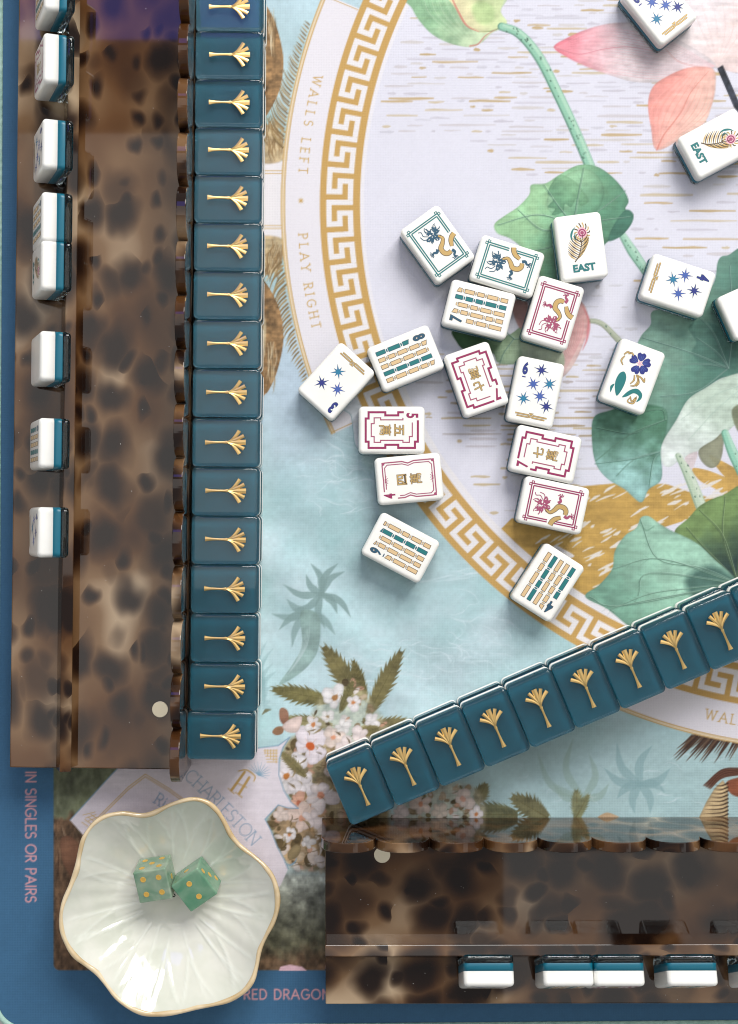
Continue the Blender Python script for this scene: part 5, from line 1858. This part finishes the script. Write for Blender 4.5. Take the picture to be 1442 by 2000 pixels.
def build_dish():
    e = bpy.data.objects.new("lotus_dish", None)
    COL.objects.link(e)
    e.location = (DC[0] * MM, DC[1] * MM, 0)
    tag(e, "wavy lotus leaf dish in pearly white glaze with tan rim", "dish")
    sm = smooth_closed(rim_w, 8) - DC
    ang = np.arctan2(sm[:, 1], sm[:, 0])
    rad = np.hypot(sm[:, 0], sm[:, 1])
    o_ = np.argsort(ang)
    NA, NR = 288, 56
    th_ = np.linspace(-math.pi, math.pi, NA, endpoint=False)
    rim = np.interp(th_, ang[o_], rad[o_], period=2 * math.pi)
    mean = rim.mean()
    rr = np.random.default_rng(8)
    # veins: main ribs with forks
    ribs = []
    for k in range(19):
        a0 = 2 * math.pi * k / 19 + rr.uniform(-.09, .09)
        ribs.append((a0, rr.uniform(-.16, .16), rr.uniform(.26, .42), 1.0, rr.uniform(.5, 1.1)))
        for _ in range(rr.integers(1, 3)):
            ribs.append((a0, rr.choice([-1, 1]) * rr.uniform(.14, .26), rr.uniform(.48, .62), 1.0, .8))
    def zin(t, a, edge):
        """inner surface height; t 0..1 along the radius, edge = rim radius relative to the mean"""
        base = 3.2 + (RIM_Z - 3.2) * (np.clip((t - 0.24) / 0.76, 0, 1) ** 1.9)
        base = base + (edge - 1) * 14 * t ** 4          # the rim rides up and down with the lobes
        rip = 0.45 * np.sin(a * 19 + 6 * np.sin(a * 2.0)) * np.clip((t - .3) / .3, 0, 1) * (1 - .5 * t)
        return base - rip * 0.5
    T = np.linspace(0.0, 1.0, NR)
    A, TT_ = np.meshgrid(th_, T)
    E = np.broadcast_to(rim / mean, A.shape)
    ZI = zin(TT_, A, E)
    VE = np.zeros_like(ZI)
    for a0, bend, t0, t1, amp in ribs:
        d = np.angle(np.exp(1j * (A - a0 - bend * np.clip((TT_ - t0) / (1 - t0), 0, 1) ** 1.2)))
        on = np.clip((TT_ - t0) / 0.08, 0, 1) * np.clip((0.97 - TT_) / 0.06, 0, 1)
        g_ = on * np.exp(-(d * TT_ * mean / 0.55) ** 2)
        ZI = ZI + 0.26 * amp * g_
        VE = np.maximum(VE, g_ * min(amp, 1) * 0.6)
    TR = T[:, None] * (rim[None, :] - 1.6)
    circ = np.minimum(rim.min() * 0.5, 30)
    # toward the middle the outline grows round
    blend_ = np.clip((T[:, None] - 0.25) / 0.75, 0, 1) ** 1.2
    TR = T[:, None] * (mean - 1.6) * (1 - blend_) + TR * blend_
    X, Y = TR * np.cos(A), TR * np.sin(A)
    mb = MB()
    vi = np.stack([X, Y, ZI], -1).reshape(-1, 3)
    fs = [(i * NA + j, i * NA + (j + 1) % NA, (i + 1) * NA + (j + 1) % NA, (i + 1) * NA + j) for i in range(1, NR - 1) for j in range(NA)]
    ctr = len(vi)
    vs = [tuple(v) for v in vi] + [(0, 0, 3.2)]
    fs += [(ctr, NA + j, NA + (j + 1) % NA) for j in range(NA)]
    # drop the degenerate innermost ring by pointing it at the middle
    mb.add(vs, fs, 0, True)
    me = mb.mesh("bowl_inside", M['glaze'])
    at = me.attributes.new("vein", 'FLOAT', 'POINT')
    at.data.foreach_set("value", np.append(VE.ravel(), 0).astype(np.float32))
    link("bowl_inside", me, e)
    # outer shell
    mb = MB()
    prof = [(1.0, 0.0), (0.97, -2.0), (0.8, None), (0.55, None), (0.34, 0.3), (0.30, 0.0), (0.0, 0.0)]
    rings = []
    for t in (1.0, 0.94, 0.85, 0.74, 0.62, 0.5, 0.4, 0.33, 0.30):
        z = zin(np.full(NA, t), th_, rim / mean) - 3.0
        b_ = np.clip((t - 0.25) / 0.75, 0, 1) ** 1.2
        rr_ = t * ((mean - 0.6) * (1 - b_) + (rim - 0.6) * b_)
        rings.append(np.stack([rr_ * np.cos(th_), rr_ * np.sin(th_), np.maximum(z, 0.05)], -1))
    V = np.concatenate(rings)
    n = len(rings)
    fs = [(i * NA + (j + 1) % NA, i * NA + j, (i + 1) * NA + j, (i + 1) * NA + (j + 1) % NA) for i in range(n - 1) for j in range(NA)]
    fs.append(tuple((n - 1) * NA + j for j in reversed(range(NA))))
    mb.add([tuple(v) for v in V], fs, 0, True)
    link("bowl_outside", mb.mesh("bowl_outside", M['rim']), e)
    # rolled rim
    mb = MB()
    zr = zin(np.ones(NA), th_, rim / mean)
    K = 10
    cr = 1.35
    vs = []
    for j in range(NA):
        wob = 1 + 0.12 * math.sin(7 * th_[j] + 1) + 0.08 * math.sin(23 * th_[j])
        for k in range(K):
            q = 2 * math.pi * k / K
            r_ = rim[j] - 1.15 + cr * wob * math.cos(q) * 0.85
            vs.append((r_ * math.cos(th_[j]), r_ * math.sin(th_[j]), zr[j] - 0.9 + cr * 0.85 * math.sin(q)))
    fs = [(j * K + k, ((j + 1) % NA) * K + k, ((j + 1) % NA) * K + (k + 1) % K, j * K + (k + 1) % K) for j in range(NA) for k in range(K)]
    mb.add(vs, fs, 0, True)
    link("rim", mb.mesh("dish_rim", M['rim']), e)


build_dish()

# ------------------------------------------------------------------ jade dice
PIPS = {1: [(0, 0)], 2: [(0, .5), (0, -.5)], 3: [(-.55, -.55), (0, 0), (.55, .55)], 4: [(-.5, -.5), (-.5, .5), (.5, -.5), (.5, .5)],
        5: [(-.55, -.55), (-.55, .55), (.55, -.55), (.55, .55), (0, 0)], 6: [(-.5, -.6), (-.5, 0), (-.5, .6), (.5, -.6), (.5, 0), (.5, .6)]}
DIE = 15.0


def pip_mesh():
    mb = MB()
    prof = [(1.3, -0.10), (1.3, 0.06), (1.1, 0.12), (0.75, 0.05)]
    n = 14
    vs = [(r * math.cos(2 * math.pi * i / n), r * math.sin(2 * math.pi * i / n), z) for r, z in prof for i in range(n)]
    fs = [(k * n + i, k * n + (i + 1) % n, (k + 1) * n + (i + 1) % n, (k + 1) * n + i) for k in range(3) for i in range(n)]
    fs.append(tuple(3 * n + i for i in range(n)))
    mb.add(vs, fs, 0, False)
    return mb.mesh("pip", M['pip'])


ME_PIP = pip_mesh()


def build_die(px, py, e1, e2, e3, faces, m, label, zc):
    """e1, e2, e3: image directions (pixels, y down) of the cube's edges: across, down the big face, and away from it"""
    x, y = W(px, py, zc)
    tocam = Vector((-x, -y, CAM_H - zc)).normalized()
    xc = Vector((1, 0, 0)); xc = (xc - tocam * xc.dot(tocam)).normalized()
    yc = tocam.cross(xc)
    k = 66.0
    c1, c2, c3 = (np.array((v[0] / k, -v[1] / k)) for v in (e1, e2, e3))
    z3 = -math.sqrt(max(1 - c3 @ c3, 0.05))
    z1, z2 = -(c1 @ c3) / z3, -(c2 @ c3) / z3
    Mv = np.array([[c1[0], c2[0], c3[0]], [c1[1], c2[1], c3[1]], [z1, z2, z3]])
    U, _, Vt = np.linalg.svd(Mv)
    Rv = U @ Vt
    B = np.array([xc, yc, tocam]).T
    Rw = B @ Rv
    # local axes: x = e1, y = -e2 (up the big face), z = -e3 (out of the big face)
    ax, ay, az = Rw[:, 0], -Rw[:, 1], -Rw[:, 2]
    h = DIE / 2
    low = min(s1 * ax[2] + s2 * ay[2] + s3 * az[2] for s1 in (-1, 1) for s2 in (-1, 1) for s3 in (-1, 1)) * (h - 0.4)
    zc2 = 3.3 - low
    x, y = W(px, py, zc2)
    e = bpy.data.objects.new("die", None)
    COL.objects.link(e)
    e.matrix_world = frame(ax, ay, az, (x, y, zc2))
    tag(e, label, "die", "jade dice in the dish")
    mb = MB()
    mb.box(-h, h, -h, h, -h, h)
    bevel(link("body", mb.mesh("die_body", m), e), 0.7, 4)
    for (nx, ny, nz), num in faces.items():
        nrm = Vector((nx, ny, nz))
        t1 = Vector((1, 0, 0)) if abs(nx) < .5 else Vector((0, 1, 0))
        t2 = nrm.cross(t1)
        for u, v in PIPS[num]:
            p = nrm * h + t1 * (u * h * .95) + t2 * (v * h * .95)
            o = link("pip", ME_PIP, e, tuple(p))
            o.rotation_euler = nrm.to_track_quat('Z', 'Y').to_euler()


build_die(304, 1716, (62, -11), (14, 60), (11, -28), {(0, 0, 1): 4, (0, 1, 0): 5, (1, 0, 0): 1, (0, -1, 0): 2, (-1, 0, 0): 6, (0, 0, -1): 3}, M['jade'], "pale jade die showing four gold pips, left in the dish", 12)
build_die(384, 1726, (48, -38), (33.5, 46.6), (8.7, -24.8), {(0, 0, 1): 2, (0, 1, 0): 1, (1, 0, 0): 3, (0, -1, 0): 6, (-1, 0, 0): 4, (0, 0, -1): 5}, M['jade2'], "greener jade die showing two gold pips, right in the dish", 12)
